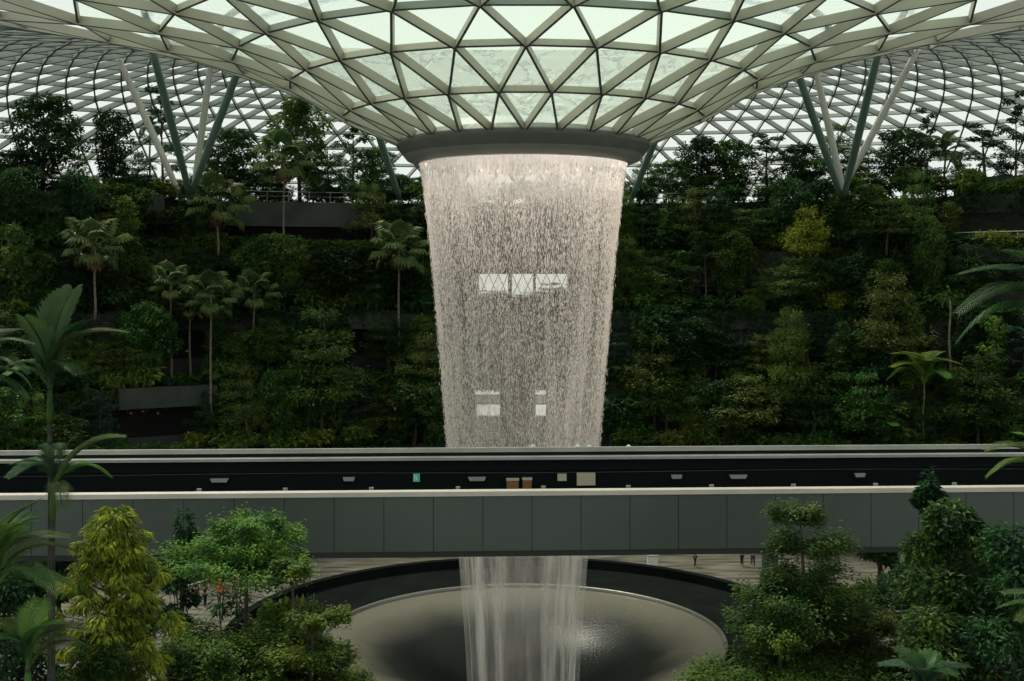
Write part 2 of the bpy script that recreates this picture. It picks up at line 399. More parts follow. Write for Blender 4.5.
m = MB(); m.lathe([(13.2,1.05),(12.5,.95),(11.2,.6),(9.6,.1),(8,-.6),(6.5,-1.5),(5.2,-2.8),(4.3,-4.6),(4.0,-7),(3.9,-12)], 128); m.build('funnel_wall', M['basin'], ba, True)
m = MB(); m.lathe([(13.2,1.05),(13.22,1.26),(13.32,1.32),(13.42,1.26),(13.45,1.1),(13.3,.6),(12.9,0.0)], 128); m.build('rim', M['rim'], ba, True)

# ---------------------------------------------------------------- waterfall
def rad(z):
    K = [(32.25,6.9),(31,6.66),(26.6,6.15),(19.9,5.56),(13.2,5.0),(5.9,4.28),(0,3.85),(-12,3.3)]
    for (a, ra), (b, rb) in zip(K, K[1:]):
        if z >= b: return rb+(ra-rb)*(z-b)/(a-b)
    return 3.3
def watermat(name, kind):
    m, nt, out = node_mat(name); N = nt.nodes; L = nt.links
    d = N.new('ShaderNodeBsdfDiffuse'); d.inputs[0].default_value = (.86, .82, .78, 1)
    t = N.new('ShaderNodeBsdfTranslucent'); t.inputs[0].default_value = (.9, .86, .82, 1)
    ms = N.new('ShaderNodeMixShader'); ms.inputs[0].default_value = .5; L.new(d.outputs[0], ms.inputs[1]); L.new(t.outputs[0], ms.inputs[2])
    if kind == 'drop': L.new(ms.outputs[0], out.inputs[0]); return m
    tp = N.new('ShaderNodeBsdfTransparent'); mx = N.new('ShaderNodeMixShader')
    L.new(tp.outputs[0], mx.inputs[1]); L.new(ms.outputs[0], mx.inputs[2]); L.new(mx.outputs[0], out.inputs[0])
    tc = N.new('ShaderNodeTexCoord'); mp = N.new('ShaderNodeMapping')
    mp.inputs['Scale'].default_value = (1, 1, .10) if kind == 'veil' else (1, 1, .035)
    nz = N.new('ShaderNodeTexNoise'); nz.inputs['Scale'].default_value = 3.2 if kind == 'veil' else .85; nz.inputs['Detail'].default_value = 4 if kind == 'veil' else 3
    nz.inputs['Roughness'].default_value = .65
    L.new(tc.outputs['Object'], mp.inputs[0]); L.new(mp.outputs[0], nz.inputs['Vector'])
    rp = N.new('ShaderNodeMapRange'); rp.inputs[1].default_value = .42 if kind == 'veil' else .47; rp.inputs[2].default_value = .68 if kind == 'veil' else .64
    L.new(nz.outputs[0], rp.inputs[0])
    sx = N.new('ShaderNodeSeparateXYZ'); L.new(tc.outputs['Object'], sx.inputs[0])
    # how much water against height: full film at the lip, loose drops, then mist
    fc = N.new('ShaderNodeFloatCurve'); c = fc.mapping.curves[0]
    zz = N.new('ShaderNodeMapRange'); zz.inputs[1].default_value = -12; zz.inputs[2].default_value = 32.2; L.new(sx.outputs[2], zz.inputs[0])
    K = [(0, .2), (.3, .22), (.42, .32), (.6, .26), (.72, .15), (.88, .10), (.945, .24), (.97, .7), (1, .8)] if kind == 'veil' else [(0,.75),(.3,.75),(.42,.62),(.55,.4),(.75,.2),(1,.1)]
    c.points[0].location = K[0]; c.points[1].location = K[-1]
    for x, y in K[1:-1]: c.points.new(x, y)
    fc.mapping.update(); L.new(zz.outputs[0], fc.inputs['Value'])
    if kind == 'veil':
        mu = N.new('ShaderNodeMath'); mu.operation = 'MULTIPLY_ADD'; mu.inputs[1].default_value = .55; mu.inputs[2].default_value = .45
        L.new(rp.outputs[0], mu.inputs[0]); src = mu.outputs[0]
    else:      # the film gathers into two bundles of streams lower down
        ab = N.new('ShaderNodeMath'); ab.operation = 'ABSOLUTE'; L.new(sx.outputs[0], ab.inputs[0])
        ma = N.new('ShaderNodeMapRange'); ma.interpolation_type = 'SMOOTHSTEP'; ma.inputs[1].default_value = .5; ma.inputs[2].default_value = 2.2
        ma.inputs[3].default_value = .25; L.new(ab.outputs[0], ma.inputs[0])
        mm = N.new('ShaderNodeMath'); mm.operation = 'MULTIPLY'; L.new(ma.outputs[0], mm.inputs[0]); L.new(rp.outputs[0], mm.inputs[1]); src = mm.outputs[0]
    pr = N.new('ShaderNodeMath'); pr.operation = 'MULTIPLY'; L.new(src, pr.inputs[0]); L.new(fc.outputs[0], pr.inputs[1])
    L.new(pr.outputs[0], mx.inputs[0])
    return m
wf = thing('waterfall', 'tall round curtain of falling water beneath the roof ring', 'waterfall', (0,0,0))
M['veil'] = watermat('thin_water_film', 'veil'); M['jet'] = watermat('water_streams', 'jet'); M['drop'] = watermat('water_drops', 'drop')
zs = [32.25-i*(44.2/60) for i in range(61)]
m = MB(); m.lathe([(rad(z), z) for z in zs], 120); m.build('water_film', M['veil'], wf, True)
m = MB(); m.lathe([(rad(z)*.93-.05, z) for z in zs], 120); m.build('inner_streams', M['jet'], wf, True)
rnd = random.Random(3); d = MB(); N_D = 95000
clump = [rnd.random() for _ in range(260)]
for i in range(N_D):
    z = 31.9 - 24*rnd.random()**1.15
    a = rnd.random()*2*PI
    if rnd.random() > .35+.65*clump[int(a/(2*PI)*260) % 260]: continue
    r = rad(z)*(1 + rnd.gauss(0, .006+.02*(1-z/32))) - .1*rnd.random()
    top = z/32
    ln = rnd.uniform(.06, .34)*(1.3 if top > .8 else 1); w = rnd.uniform(.007, .023)
    x, y = r*math.sin(a), -r*math.cos(a); n = len(d.v)
    for q in range(3):
        t = 2*PI*q/3 + a; d.v.append((x+w*math.cos(t), y+w*math.sin(t), z-ln*.75))
    d.v.append((x, y, z)); d.v.append((x, y, z-ln))
    for q in range(3):
        d.face((n+q, n+(q+1) % 3, n+3)); d.face((n+(q+1) % 3, n+q, n+4))
tag(d.build('falling_drops', M['drop'], wf), kind='stuff')

for j in range(8):  # unseen spots added inside the oculus to brighten the falling water
    a = 2*PI*(j+.5)/8; sl_ = bpy.data.lights.new('waterfall_fill_spot', 'SPOT'); sl_.energy = 2300; sl_.spot_size = R_(80); sl_.spot_blend = 1; sl_.shadow_soft_size = .8; sl_.color = (1, .88, .84)
    so_ = bpy.data.objects.new('waterfall_fill_spot', sl_); C.objects.link(so_); so_.location = (3.0*math.sin(a), -3.0*math.cos(a), 34.6)
    so_.rotation_euler = Vector((.35*math.sin(a), -.35*math.cos(a), -1)).to_track_quat('-Z', 'Y').to_euler()
# ---------------------------------------------------------------- bridge in front of the water
BA = R_(2.7); B0 = Vector((EYE.x, -80+49.0, 13.17))
bu = Vector((math.cos(BA), math.sin(BA), 0)); bv = Vector((-math.sin(BA), math.cos(BA), 0))
br = thing('train_bridge', 'long grey green panelled train bridge crossing in front of the waterfall', 'bridge', B0, BA)
X0, X1 = -31.35, 31.0
k = 0; x = .82-2.01*22
while x < 44:
    m = MB(); m.box(x+.012, x+2.01-.012, 0, .07, .24, 2.49); m.build('fascia_panel', M['fascia'], br); x += 2.01
XA, XB = .82-2.01*22, x
def bpart(name, y0, y1, z0, z1, mat, xa=None, xb=None):
    m = MB(); m.box(XA if xa is None else xa, XB if xb is None else xb, y0, y1, z0, z1); return m.build(name, M[mat], br)
M['shadowgap'] = solid('dark_joint', (.03, .035, .03), .8)
bpart('bottom_flange', .03, .4, 0, .24, 'shadowgap')
bpart('near_girder', .07, .40, .24, 2.49, 'shadowgap')
bpart('near_coping', -.07, .47, 2.49, 2.68, 'cap')
bpart('track_bed', .40, 11.5, .2, .62, 'deck')
bpart('far_wall', 11.5, 11.8, .2, 2.3, 'inner')
bpart('far_coping', 11.2, 11.95, 2.3, 2.44, 'cap2')
bpart('far_rail', 11.75, 11.98, 2.62, 2.84, 'cap2')
bpart('rail_upstand', 11.8, 11.9, 2.44, 2.62, 'inner')
bpart('wall_ledge', 11.38, 11.5, 1.75, 1.83, 'inner')
bpart('running_beam', 3.0, 3.35, .62, .80, 'deck'); bpart('running_beam', 4.9, 5.25, .62, .80, 'deck')
bpart('running_beam', 7.2, 7.55, .62, .80, 'deck'); bpart('running_beam', 9.1, 9.45, .62, .80, 'deck')
m = MB(); m.tube([(XA+i*(XB-XA)/60, 11.34, 1.66+.03*math.sin(i*.35)) for i in range(61)], .013, 5); m.build('cable', M['rail'], br)

def on_wall(px, py, w, h, th=.12):
    """box standing on the far track wall, centred on photo pixel px,py"""
    s = (px-512)/F; d = 60.3
    for _ in range(4):
        X = s*d; d = (49+11.36*math.cos(BA)) + (X+11.36*math.sin(BA))*math.tan(BA)
    p = at(px, py, d); m = MB(); W, H = w/F*d/2, h/F*d/2
    return p, W, H
def wall_box(px, py, w, h, name, mat, label, cat, group=None, th=.12):
    p, W, H = on_wall(px, py, w, h); m = MB(); m.box(-W, W, -th/2, th/2, 0, 2*H)
    o = m.build(name, M[mat]); o.location = p - Vector((0, 0, H)); o.rotation_euler = (0, 0, BA); return tag(o, label, cat, group)
for px, py, w, lab in [(219.5,480.3,18,'flat pale light fitting on the dark track wall, far left long one'),
        (349,479,12,'short pale light fitting on the track wall left of the green exit sign'),
        (477,478.8,18,'long pale light fitting on the track wall just right of the green exit sign'),
        (676.5,476.6,11,'short pale light fitting on the track wall right of the cream boards'),
        (738,476.6,18,'long pale light fitting on the track wall in the right half of the bridge'),
        (859.6,475,11,'pale light fitting on the track wall nearest the right foreground trees')]:
    p, W, H = on_wall(px, py, w, 3.6)
    m = MB(); m.hexa([(-W*.8,-.12,0),(W*.8,-.12,0),(W*.8,.06,0),(-W*.8,.06,0),(-W,-.12,2*H),(W,-.12,2*H),(W,.06,2*H),(-W,.06,2*H)])
    o = m.build('light_fitting', M['cap2']); o.location = p-Vector((0,0,H)); o.rotation_euler = (0,0,BA); tag(o, lab, 'light', 'light fittings along the track wall')
o = wall_box(416.5, 477.6, 6.5, 8, 'exit_sign', 'exit', 'small green exit sign on the dark wall of the bridge', 'sign')
m = MB(); m.box(-.05, .01, -.075, -.06, .17, .30); m.box(-.03, .06, -.075, -.06, .10, .17); m.box(-.12, -.08, -.075, -.06, .06, .34)
m.build('symbol', M['signwhite'], o)
def cabinet(px, py, w, h, label):
    p, W, H = on_wall(px, py, w, h); t = thing('equipment_box', label, 'box', p-Vector((0,0,H)), BA)
    m = MB(); m.box(-W, W, -.2, .06, 0, 2*H-.1); m.build('cabinet', M['orangebox'], t)
    m = MB(); m.box(-W-.02, W+.02, -.24, .06, 2*H-.1, 2*H); m.build('lid', M['beige'], t)
    m = MB(); m.box(-W+.05, W-.05, -.225, -.2, .06, 2*H-.2); dr_ = m.build('door', M['orangebox'], t)
    m = MB(); m.box(W-.12, W-.09, -.25, -.225, H-.05, H+.05); m.build('handle', M['rail'], dr_)
cabinet(512.5, 484.5, 12, 13, 'larger orange brown equipment box on the track wall')
cabinet(527, 483, 9, 11, 'smaller orange brown equipment box on the track wall, right one of the pair')
wall_box(562, 477.2, 9, 7, 'notice_board', 'beige', 'small beige board on the track wall beside the large one', 'board')
o = wall_box(586, 479, 18.5, 12.5, 'notice_board', 'beige', 'large cream board on the dark track wall behind the waterfall line', 'board')
for px in (533, 577.5, 589.5, 628.6):
    d = 60.9 + (px-512)/F*60*math.tan(BA); p = at(px, 452.3, d)
    nm = {533:'leftmost', 577.5:'second', 589.5:'third', 628.6:'rightmost'}[px]
    t = thing('spot_lamp', '%s of the four small spot lamps on the far bridge rail' % nm, 'lamp', p, BA, 'spot lamps on the far rail')
    m = MB(); m.tube([(0,0,0),(0,0,.22)], .03, 8); m.build('post', M['white'], t)
    m = MB(); m.tube([(0,.05,.2),(0,0,.28),(0,-.06,.36)], [.09,.13,.07], 10); m.build('lamp_head', M['white'], t)
for i, px in enumerate((205, 289, 373.5, 459, 544, 629, 713, 796, 880, 961)):
    X = (px-512)/F*49.9; p = B0 + bu*X + bv*.62 + Vector((0,0,2.5))
    t = thing('track_lamp', 'small grey lamp behind the near coping, %s from the left' % ('first second third fourth fifth sixth seventh eighth ninth tenth'.split()[i]), 'lamp', p, BA, 'lamps behind the near coping')
    m = MB(); m.box(-.09, .09, -.06, .06, .05, .27); m.build('housing', M['ringlow'], t)
    m = MB(); m.box(-.03, .03, -.15, -.03, -.1, .12); m.build('bracket', M['rail'], t)

# ---------------------------------------------------------------- inclined roof columns
def strut(p0, p1, d0, d1, r, mat, label):
    a, b = at(*p0, d0), at(*p1, d1); m = MB(); f_ = .85
    while f_ < 1.35 and (a+(b-a)*f_).z < roof_z(*(a+(b-a)*f_).xy)-.35: f_ += .005
    v = (b-a)*f_; n = 10
    t = thing('roof_column', label, 'column', a)
    rr = [r*(.55+.45*math.sin(PI*(.15+.7*i/n))) for i in range(n+1)]
    m.tube([v*(i/n) for i in range(n+1)], rr, 16); m.build('shaft', M[mat], t, True)
    m = MB(); m.tube([Vector((0,0,-.5)), v*.012], r*.75, 12); m.build('foot', M[mat], t, True)
strut((191,199),(156,64),122,96.5,.36,'strut','dark green inclined column at left, leaning left')
strut((189,199),(236,76),122,101,.36,'strut','dark green inclined column at left, leaning right')
strut((193,197),(207,93),124,114,.34,'strut_pale','pale inclined column at left behind the dark right leaning one')
strut((181,197),(136,97),124,117,.34,'strut_pale','pale inclined column at left behind the dark left leaning one')
strut((842,200),(799,76),122,101,.36,'strut','dark green inclined column at right, leaning left')
strut((843,200),(876,62),122,95.5,.36,'strut','dark green inclined column at right, leaning right')
strut((845,198),(822,98),124,115,.34,'strut_pale','pale inclined column at right behind the dark left leaning one')
strut((838,198),(896,90),124,114,.34,'strut_pale','pale inclined column at right behind the dark right leaning one')
strut((400,200),(366,96),130,111,.36,'strut','dark inclined column close left of the roof ring')
strut((631,200),(673,96),130,111,.36,'strut','dark inclined column close right of the roof ring')

# ---------------------------------------------------------------- rooms behind the water
def on_tier(px, b, z):
    p, d = ray_tier(px, b); return Vector((p.x, p.y, z)), d
wn = thing('window_1', None, None, kind='structure')
_, d = on_tier(522, 48.8, 0)
for x0, x1 in ((479, 508), (512, 533), (536, 567)):
    a, b = at(x0, 297, d), at(x1, 274, d); m = MB(); m.box(a.x, b.x, a.y, a.y+.06, a.z, b.z); m.build('pane', M['rockglass'], wn)  # pane glows to stand for daylight from the sky behind it
    m = MB(); n = max(1, round((b.x-a.x)/1.1)); w_ = (b.x-a.x)/n
    for i in range(n):
        for s in (0, 1):
            q0 = Vector((a.x+w_*(i+s), a.y-.08, a.z)); q1 = Vector((a.x+w_*(i+1-s), a.y-.08, b.z)); m.beam(q0, q1, (0,-1,0), .07, -.12)
    m.build('window_frame', M['concrete'], wn)
def shop(px0, px1, label, post):
    _, d = on_tier((px0+px1)/2, 41.8, 0); t = thing('shopfront', label, 'shopfront', at((px0+px1)/2, 449, d)+Vector((0,.0,0)))
    o = t.location; W = (px1-px0)/F*d/2
    def z(py): return EYE.z-(py-HOR)/F*d - o.z
    m = MB(); m.box(-W, W, 0, .5, z(394.5), z(389)); m.build('fascia_sign', M['rockglass'], t)
    m = MB(); m.box(-W, W, .2, .5, z(403), z(396)); m.build('upper_panel', M['cap2'], t)
    m = MB(); m.box(-W*.85, W, 0, .4, z(415.5), z(405)); m.build('lit_panel', M['rockglass'], t)
    m = MB(); m.box(post*W-.06, post*W+.06, 0, .15, 0, z(415)); m.build('post', M['cap2'], t)
shop(475, 500, 'pale lit shopfront behind the water left of the dark passage', 1)
shop(535, 546, 'narrow pale lit shopfront behind the water right of the dark passage', -1)

# ---------------------------------------------------------------- people
def cloth(c, n='cloth'): return solid(n, c, .85)
def person(loc, rz, label, top, legs, arms='down', hair=(.015,.012,.01), h=1.68, group=None):
    t = thing('person', label, 'person', loc, rz, group); s = h/1.7
    # joints: x sideways, -y is the front
    J = [(0,0,.95,.13,.10),(0,0,1.15,.12,.09),(0,0,1.38,.15,.10),(0,0,1.47,.055,.055),(0,-.01,1.53,.055,.06),(0,-.015,1.62,.078,.095),(0,-.01,1.69,.05,.06)]
    E = [(0,1),(1,2),(2,3),(3,4),(4,5),(5,6)]
    for sd in (-1, 1):
        k = len(J); J += [(.10*sd,0,.88,.085,.09),(.11*sd,-.02,.48,.055,.06),(.12*sd,.02,.08,.035,.045),(.13*sd,-.14,.03,.035,.03)]
        E += [(0,k),(k,k+1),(k+1,k+2),(k+2,k+3)]
        k = len(J)
        if arms == 'down': A = [(.19*sd,0,1.40,.05,.05),(.24*sd,.02,1.13,.038,.038),(.25*sd,-.07,.88,.027,.027),(.25*sd,-.10,.80,.022,.035)]
        elif arms == 'up': A = [(.19*sd,0,1.42,.05,.05),(.30*sd,-.12,1.52,.038,.038),(.12*sd,-.25,1.68,.027,.027),(.06*sd,-.27,1.74,.022,.035)]
        else: A = [(.19*sd,0,1.40,.05,.05),(.23*sd,-.02,1.14,.038,.038),(.12*sd,-.25,1.18,.027,.027),(.05*sd,-.28,1.20,.022,.035)]
        J += A; E += [(2,k),(k,k+1),(k+1,k+2),(k+2,k+3)]
    def skin(name, idx, E_, grow, mat):
        mp = {q: i for i, q in enumerate(idx)}
        me = bpy.data.meshes.new(name); me.from_pydata([(J[q][0]*s, J[q][1]*s, J[q][2]*s) for q in idx], [(mp[a], mp[b]) for a, b in E_ if a in mp and b in mp], [])
        o = link(name, me, t); o.data.materials.append(mat); md = o.modifiers.new('Skin', 'SKIN'); md.use_smooth_shade = True
        for q in idx: o.data.skin_vertices[0].data[mp[q]].radius = (J[q][3]*s*grow, J[q][4]*s*grow)
        o.data.skin_vertices[0].data[0].use_root = True
        o.modifiers.new('Subdivision', 'SUBSURF').levels = 1; o.modifiers[-1].render_levels = 2; return o
    skin('body', list(range(len(J))), E, 1, M['skin'])
    skin('shirt', [0,1,2,11,12,19,20], E, 1.16, cloth(top, 'shirt_cloth'))
    skin('trousers', [0,7,8,9,15,16,17], E, 1.2, cloth(legs, 'trouser_cloth'))
    m = MB(); hp = [(0,.0),(.05,.0),(.085,-.03),(.095,-.08),(.09,-.15),(.075,-.19)]
    m.lathe([(r*s, (1.745+z)*s) for r, z in hp], 12, (0, .018*s)); m.build('hair', cloth(hair, 'hair'), t, True)
def ped(px, pyf, **k):
    d = EYE.z*F/(pyf-HOR); return at(px, pyf, d)
person(ped(196, 607.5), 2.6, 'person in black raising both arms to take a photo, left of pair', (.012,.012,.015), (.012,.012,.014), 'up')
person(ped(205, 607), 2.3, 'person in black with raised arms, nearer the orange flowers', (.012,.012,.015), (.015,.015,.02), 'up', h=1.74)
person(ped(185, 613), 2.8, 'person in pinkish white top beside the two in black', (.6,.5,.5), (.03,.03,.04), 'front')
person(ped(172.5, 628), .3, 'person in light blue shirt beside the bright yellow green tree', (.15,.33,.42), (.02,.02,.03), 'down')
person(ped(255.5, 606), .4, 'person in white standing right of the orange flowers', (.7,.7,.68), (.45,.42,.4), 'down')
person(ped(695, 567), 1.2, 'person in dark clothes whose legs show under the bridge at right', (.02,.02,.03), (.012,.012,.015))
person(ped(753, 566), -.6, 'person in pale blue beneath the bridge at right', (.3,.4,.5), (.03,.04,.06))
person(ped(742, 566), -2.4, 'person in dark grey beside the one in pale blue', (.05,.05,.055), (.03,.03,.04))
person(ped(882, 590), .8, 'person in red top between the right foreground trees', (.35,.03,.05), (.02,.03,.10), 'front')
person(ped(891, 589), -.8, 'person in blue top between the right foreground trees', (.04,.07,.25), (.02,.02,.03))
def tp(px, b=40.3): return on_tier(px, b, FL[1])[0]
person(tp(490), 0, 'person in red top behind the falling water', (.5,.05,.05), (.03,.03,.04))
person(tp(498), .5, 'person in white top behind the falling water, beside the red one', (.7,.7,.7), (.1,.1,.12))
person(tp(521), -.4, 'person in white top in the dark passage behind the water', (.75,.75,.75), (.03,.03,.04), h=1.8)
person(tp(514), .2, 'person in dark blue in the passage behind the water', (.03,.05,.12), (.02,.02,.03))
person(tp(529), 1, 'person in light blue right side of the passage behind the water', (.15,.3,.45), (.03,.03,.05))
person(tp(482), 1, 'person in cream top left of the red one behind the water', (.6,.55,.45), (.03,.03,.05))
# bin and pillar on the plaza
p = ped(652.5, 566.5); t = thing('litter_bin', 'white box bin on the plaza under the bridge', 'bin', p)
m = MB(); m.box(-.45,.45,-.3,.3,.06,.95); m.build('body', M['white'], t)
m = MB(); m.box(-.5,.5,-.35,.35,.95,1.02); m.build('lid', M['cap2'], t)
m = MB(); m.box(-.4,.4,-.25,.25,0,.06); m.build('plinth', M['black'], t)
p = ped(770, 590); t = thing('plaza_pillar', 'dark square pillar under the bridge beside the right layered tree', 'pillar', p)
m = MB(); m.box(-.55,.55,-.5,.5,.3,8.5); m.build('shaft', M['concrete'], t); m = MB(); m.box(-.7,.7,-.65,.65,0,.3); m.build('plinth', M['moat'], t)
p = ped(902, 592); t = thing('plaza_post', 'pale narrow post between the right foreground trees', 'post', p)
m = MB(); m.box(-.22,.22,-.2,.2,.1,3.2); m.build('shaft', M['cap2'], t); m = MB(); m.box(-.3,.3,-.28,.28,0,.1); m.build('base', M['moat'], t)
# slanting handrails and low wall at the left of the plaza
def rail(px0, py0, px1, py1, d0, d1, label, r=.05):
    a, b = at(px0, py0, d0), at(px1, py1, d1); t = thing('handrail', label, 'handrail', Vector((a.x, a.y, 0)))
    a0 = a-t.location; b0 = b-t.location
    m = MB(); m.tube([a0, b0], r, 8); m.build('top_rail', M['white'], t)
    for i in range(5):
        q = a0+(b0-a0)*i/4; m = MB(); m.tube([Vector((q.x, q.y, 0)), q], .03, 6); m.build('post', M['rail'], t)
rail(188, 572, 214, 563.5, 97, 99, 'upper pale handrail slanting behind the people in black')
rail(170, 590.5, 208, 579.5, 92, 95, 'lower pale handrail slanting behind the people in black')
for a, z0, lab in ((118, 8.95, 'a'),):
    pass
# warm lamps in the restaurants on the left
for i, (px, py, b, nm) in enumerate([(157,349,46.2,'warm lamp in the upper left opening, left one'),(170,347,46.2,'warm lamp in the upper left opening, middle one'),
        (187,351,46.2,'warm lamp in the upper left opening, right one'),(131,413,42.6,'warm lamp in the lower left opening, left one'),
        (143,411,42.6,'warm lamp in the lower left opening, middle one'),(158,413,42.6,'warm lamp in the lower left opening, right one')]):
    _, d = on_tier(px, b, 0); p = at(px, py, d); t = thing('pendant_lamp', nm, 'lamp', p)
    m = MB(); m.lathe([(.03,.16),(.22,0),(.2,-.03),(.0,.02)], 12); m.build('shade', M['orangebox'], t, True)
    m = MB(); m.lathe([(0,-.1),(.07,-.05),(.06,.02),(0,.05)], 8); m.build('bulb', M['dimlamp'] if 'dimlamp' in M else M.setdefault('dimlamp', solid('dim_warm_bulb', (.9,.4,.2), .4, emit=(.9,.25,.08), es=.6)), t, True)
    top = 19.6 if py < 380 else 11.9
    m = MB(); m.tube([(0,0,.15),(0,0,max(.3, top-p.z))], .012, 5); m.build('cord', M['black'], t)

# railings on the top terrace
def railing(px0, px1, b, z, label):
    a, c = phi_of(px0, b), phi_of(px1, b); n = max(4, int(abs(c-a)*b/1.6)); o = tier_pt((a+c)/2, b, z)
    t = thing('terrace_railing', label, 'railing', o); P = [tier_pt(a+(c-a)*i/n, b, z)-o for i in range(n+1)]
    m = MB(); m.tube([p+Vector((0,0,1.1)) for p in P], .035, 6); m.build('top_rail', M['cap2'], t)
    m = MB(); m.tube([p+Vector((0,0,.6)) for p in P], .018, 5); m.build('middle_rail', M['cap2'], t)
    for p in P: m = MB(); m.tube([p, p+Vector((0,0,1.1))], .03, 5); m.build('post', M['cap2'], t)
railing(645, 775, 51.85, FL[5]+.45, 'thin metal railing on the top terrace right of the waterfall')
railing(225, 372, 50.9, 33.0, 'thin metal railing on the concrete balcony left of the waterfall')
railing(955, 1060, 48.9, 28.2, 'pale railing on the concrete balcony at the right edge')
# ---------------------------------------------------------------- plants
def rv(r, s=1): return Vector((r.gauss(0, s), r.gauss(0, s), r.gauss(0, s)))
def leaf(m, p, d, up, ln, w, fold=.15, droop=.1, mi=0):
    """one folded leaf blade"""
    d = d.normalized(); s = d.cross(up)
    if s.length < 1e-3: s = Vector((1, 0, 0))
    s.normalize(); u = s.cross(d)
    mid = p + d*ln*.45; tip = p + d*ln - u*ln*droop
    m.quad(p, mid + s*w/2 + u*w*fold, tip, mid - s*w/2 + u*w*fold, mi)
def blob(m, r, c, rx, ry, rz, n, ln, w, flat=.5, shell=.55, mi=0):
    for _ in range(n):
        v = rv(r).normalized(); q = shell+(1-shell)*r.random()
        p = c + Vector((v.x*rx, v.y*ry, v.z*rz))*q
        d = Vector((v.x, v.y, v.z*.35 - .15)) + rv(r, .5); d.z *= flat
        leaf(m, p, d, Vector((0, 0, 1)) + rv(r, .35), ln*r.uniform(.7, 1.2), w*r.uniform(.7, 1.2), .12, .2, mi)
def trunk_mb(r, h, r0, r1, lean=.15, n=7):
    m = MB(); a = r.random()*6.28; pts = []
    for i in range(n+1):
        t = i/n; pts.append((lean*h*.15*math.sin(2.2*t+a)-lean*h*.15*math.sin(a), lean*h*.12*math.sin(3*t+a*2)-lean*h*.12*math.sin(a*2), h*t))
    m.tube(pts, [r0+(r1-r0)*i/n for i in range(n+1)], 8); return m, pts
def pt_on(pts, t):
    q = t*(len(pts)-1); i = min(int(q), len(pts)-2); f = q-i
    return Vector(pts[i])*(1-f) + Vector(pts[i+1])*f

def layered(r, h, wd, ln=.30, lw=.13, per=230, nl=5, dens=1.0, start=.35):
    """tree with flat spreading tiers of foliage"""
    tm, pts = trunk_mb(r, h*.97, h*.016+.03, .02); f = MB()
    for k in range(nl):
        t = start + (1-start)*(k+.3)/nl; R = wd*.5*(1-.72*(k/(nl-.2))**1.4)*r.uniform(.8, 1.15); z = h*t
        c = pt_on(pts, min(1, t)); c.z += r.uniform(-.3, .3)*h*.06; nb = r.randint(5, 8) if R > .3*wd else 4
        for b in range(nb):
            a = 2*PI*b/nb + r.random()*.7; L = R*r.uniform(.6, 1.1)
            e = c + Vector((math.cos(a)*L, math.sin(a)*L, L*r.uniform(.02, .22)))
            tm.tube([c, (c+e)/2+Vector((0,0,.06*L)), e], [h*.006+.012, .015, .006], 4, cap=False)
            n = int(per*dens*(L/(wd*.5)))
            for _ in range(n):
                q = r.random()**.6; off = Vector((math.cos(a+PI/2), math.sin(a+PI/2), 0))*r.gauss(0, .26*L*(.35+q*.65))
                p = c + (e-c)*q + off + Vector((0, 0, r.gauss(.04, .09)*wd*.35 - .10*L*q*q*r.random()))
                d = Vector((math.cos(a), math.sin(a), r.uniform(-.25, .2))) + rv(r, .55); d.z *= .45
                leaf(f, p, d, Vector((0, 0, 1))+rv(r, .25), ln*r.uniform(.6, 1.2), lw*r.uniform(.7, 1.2), .1, .15)
    return f, tm
def rounded(r, h, wd, ln=.34, lw=.17, n=2300, nb=11, low=.30):
    tm, pts = trunk_mb(r, h*.85, h*.02+.03, .03); f = MB()
    for b in range(nb):
        t = low + (.93-low)*((b+.5)/nb); a = b*2.4+r.random(); R = wd*.5*(.40 + .6*math.sin(PI*min(.92, max(.12, (t-low)/(1-low)*.95))))
        c = pt_on(pts, min(1, t)) + Vector((math.cos(a), math.sin(a), 0))*R*.52; c.z = h*t
        s = R*r.uniform(.42, .62)
        tm.tube([pt_on(pts, max(0, t-.15)), c], [.04, .012], 4, cap=False)
        blob(f, r, c, s, s, s*.75, n//nb, ln, lw, .8, .5)
    blob(f, r, Vector((pts[-1][0], pts[-1][1], h*.93)), wd*.2, wd*.2, h*.07, n//10, ln, lw)
    return f, tm
def column(r, h, wd, ln=.3, lw=.16, n=1500):
    tm, pts = trunk_mb(r, h*.9, .06, .02, .08); f = MB()
    for k in range(9):
        t = .1+.86*k/8; w = wd*.5*(1-.55*t)*r.uniform(.75, 1.2); c = pt_on(pts, t)
        blob(f, r, Vector((c.x+r.gauss(0, .1)*wd, c.y+r.gauss(0, .1)*wd, h*t)), w, w, h*.085, n//9, ln, lw, .8)
    return f, tm
def shrub(r, h, wd, ln=.4, lw=.2, n=900):
    tm = MB(); f = MB()
    for k in range(7):
        a = r.random()*6.28; q = r.random()*.35*wd; c = Vector((q*math.cos(a), q*math.sin(a), h*r.uniform(.45, .75)))
        tm.tube([(0, 0, 0), tuple(c)], [.03, .01], 4, cap=False); blob(f, r, c, wd*.26, wd*.26, h*.28, n//7, ln, lw, 1.0, .4)
    return f, tm
def spindly(r, h, wd, ln=.3, lw=.14, n=1100):
    tm, pts = trunk_mb(r, h, h*.012+.03, .02, .1); f = MB()
    for k in range(13):
        t = .3+.7*k/12; a = k*2.4+r.random(); L = wd*.5*(1.05-.7*t)*r.uniform(.6, 1.3); c = pt_on(pts, t)
        e = c+Vector((math.cos(a)*L, math.sin(a)*L, L*.35)); tm.tube([c, e], [.03, .008], 4, cap=False)
        blob(f, r, e, L*.33+.15, L*.33+.15, .22, n//13, ln, lw)
        blob(f, r, c+(e-c)*.6, L*.25+.1, L*.25+.1, .16, n//20, ln, lw)
    return f, tm
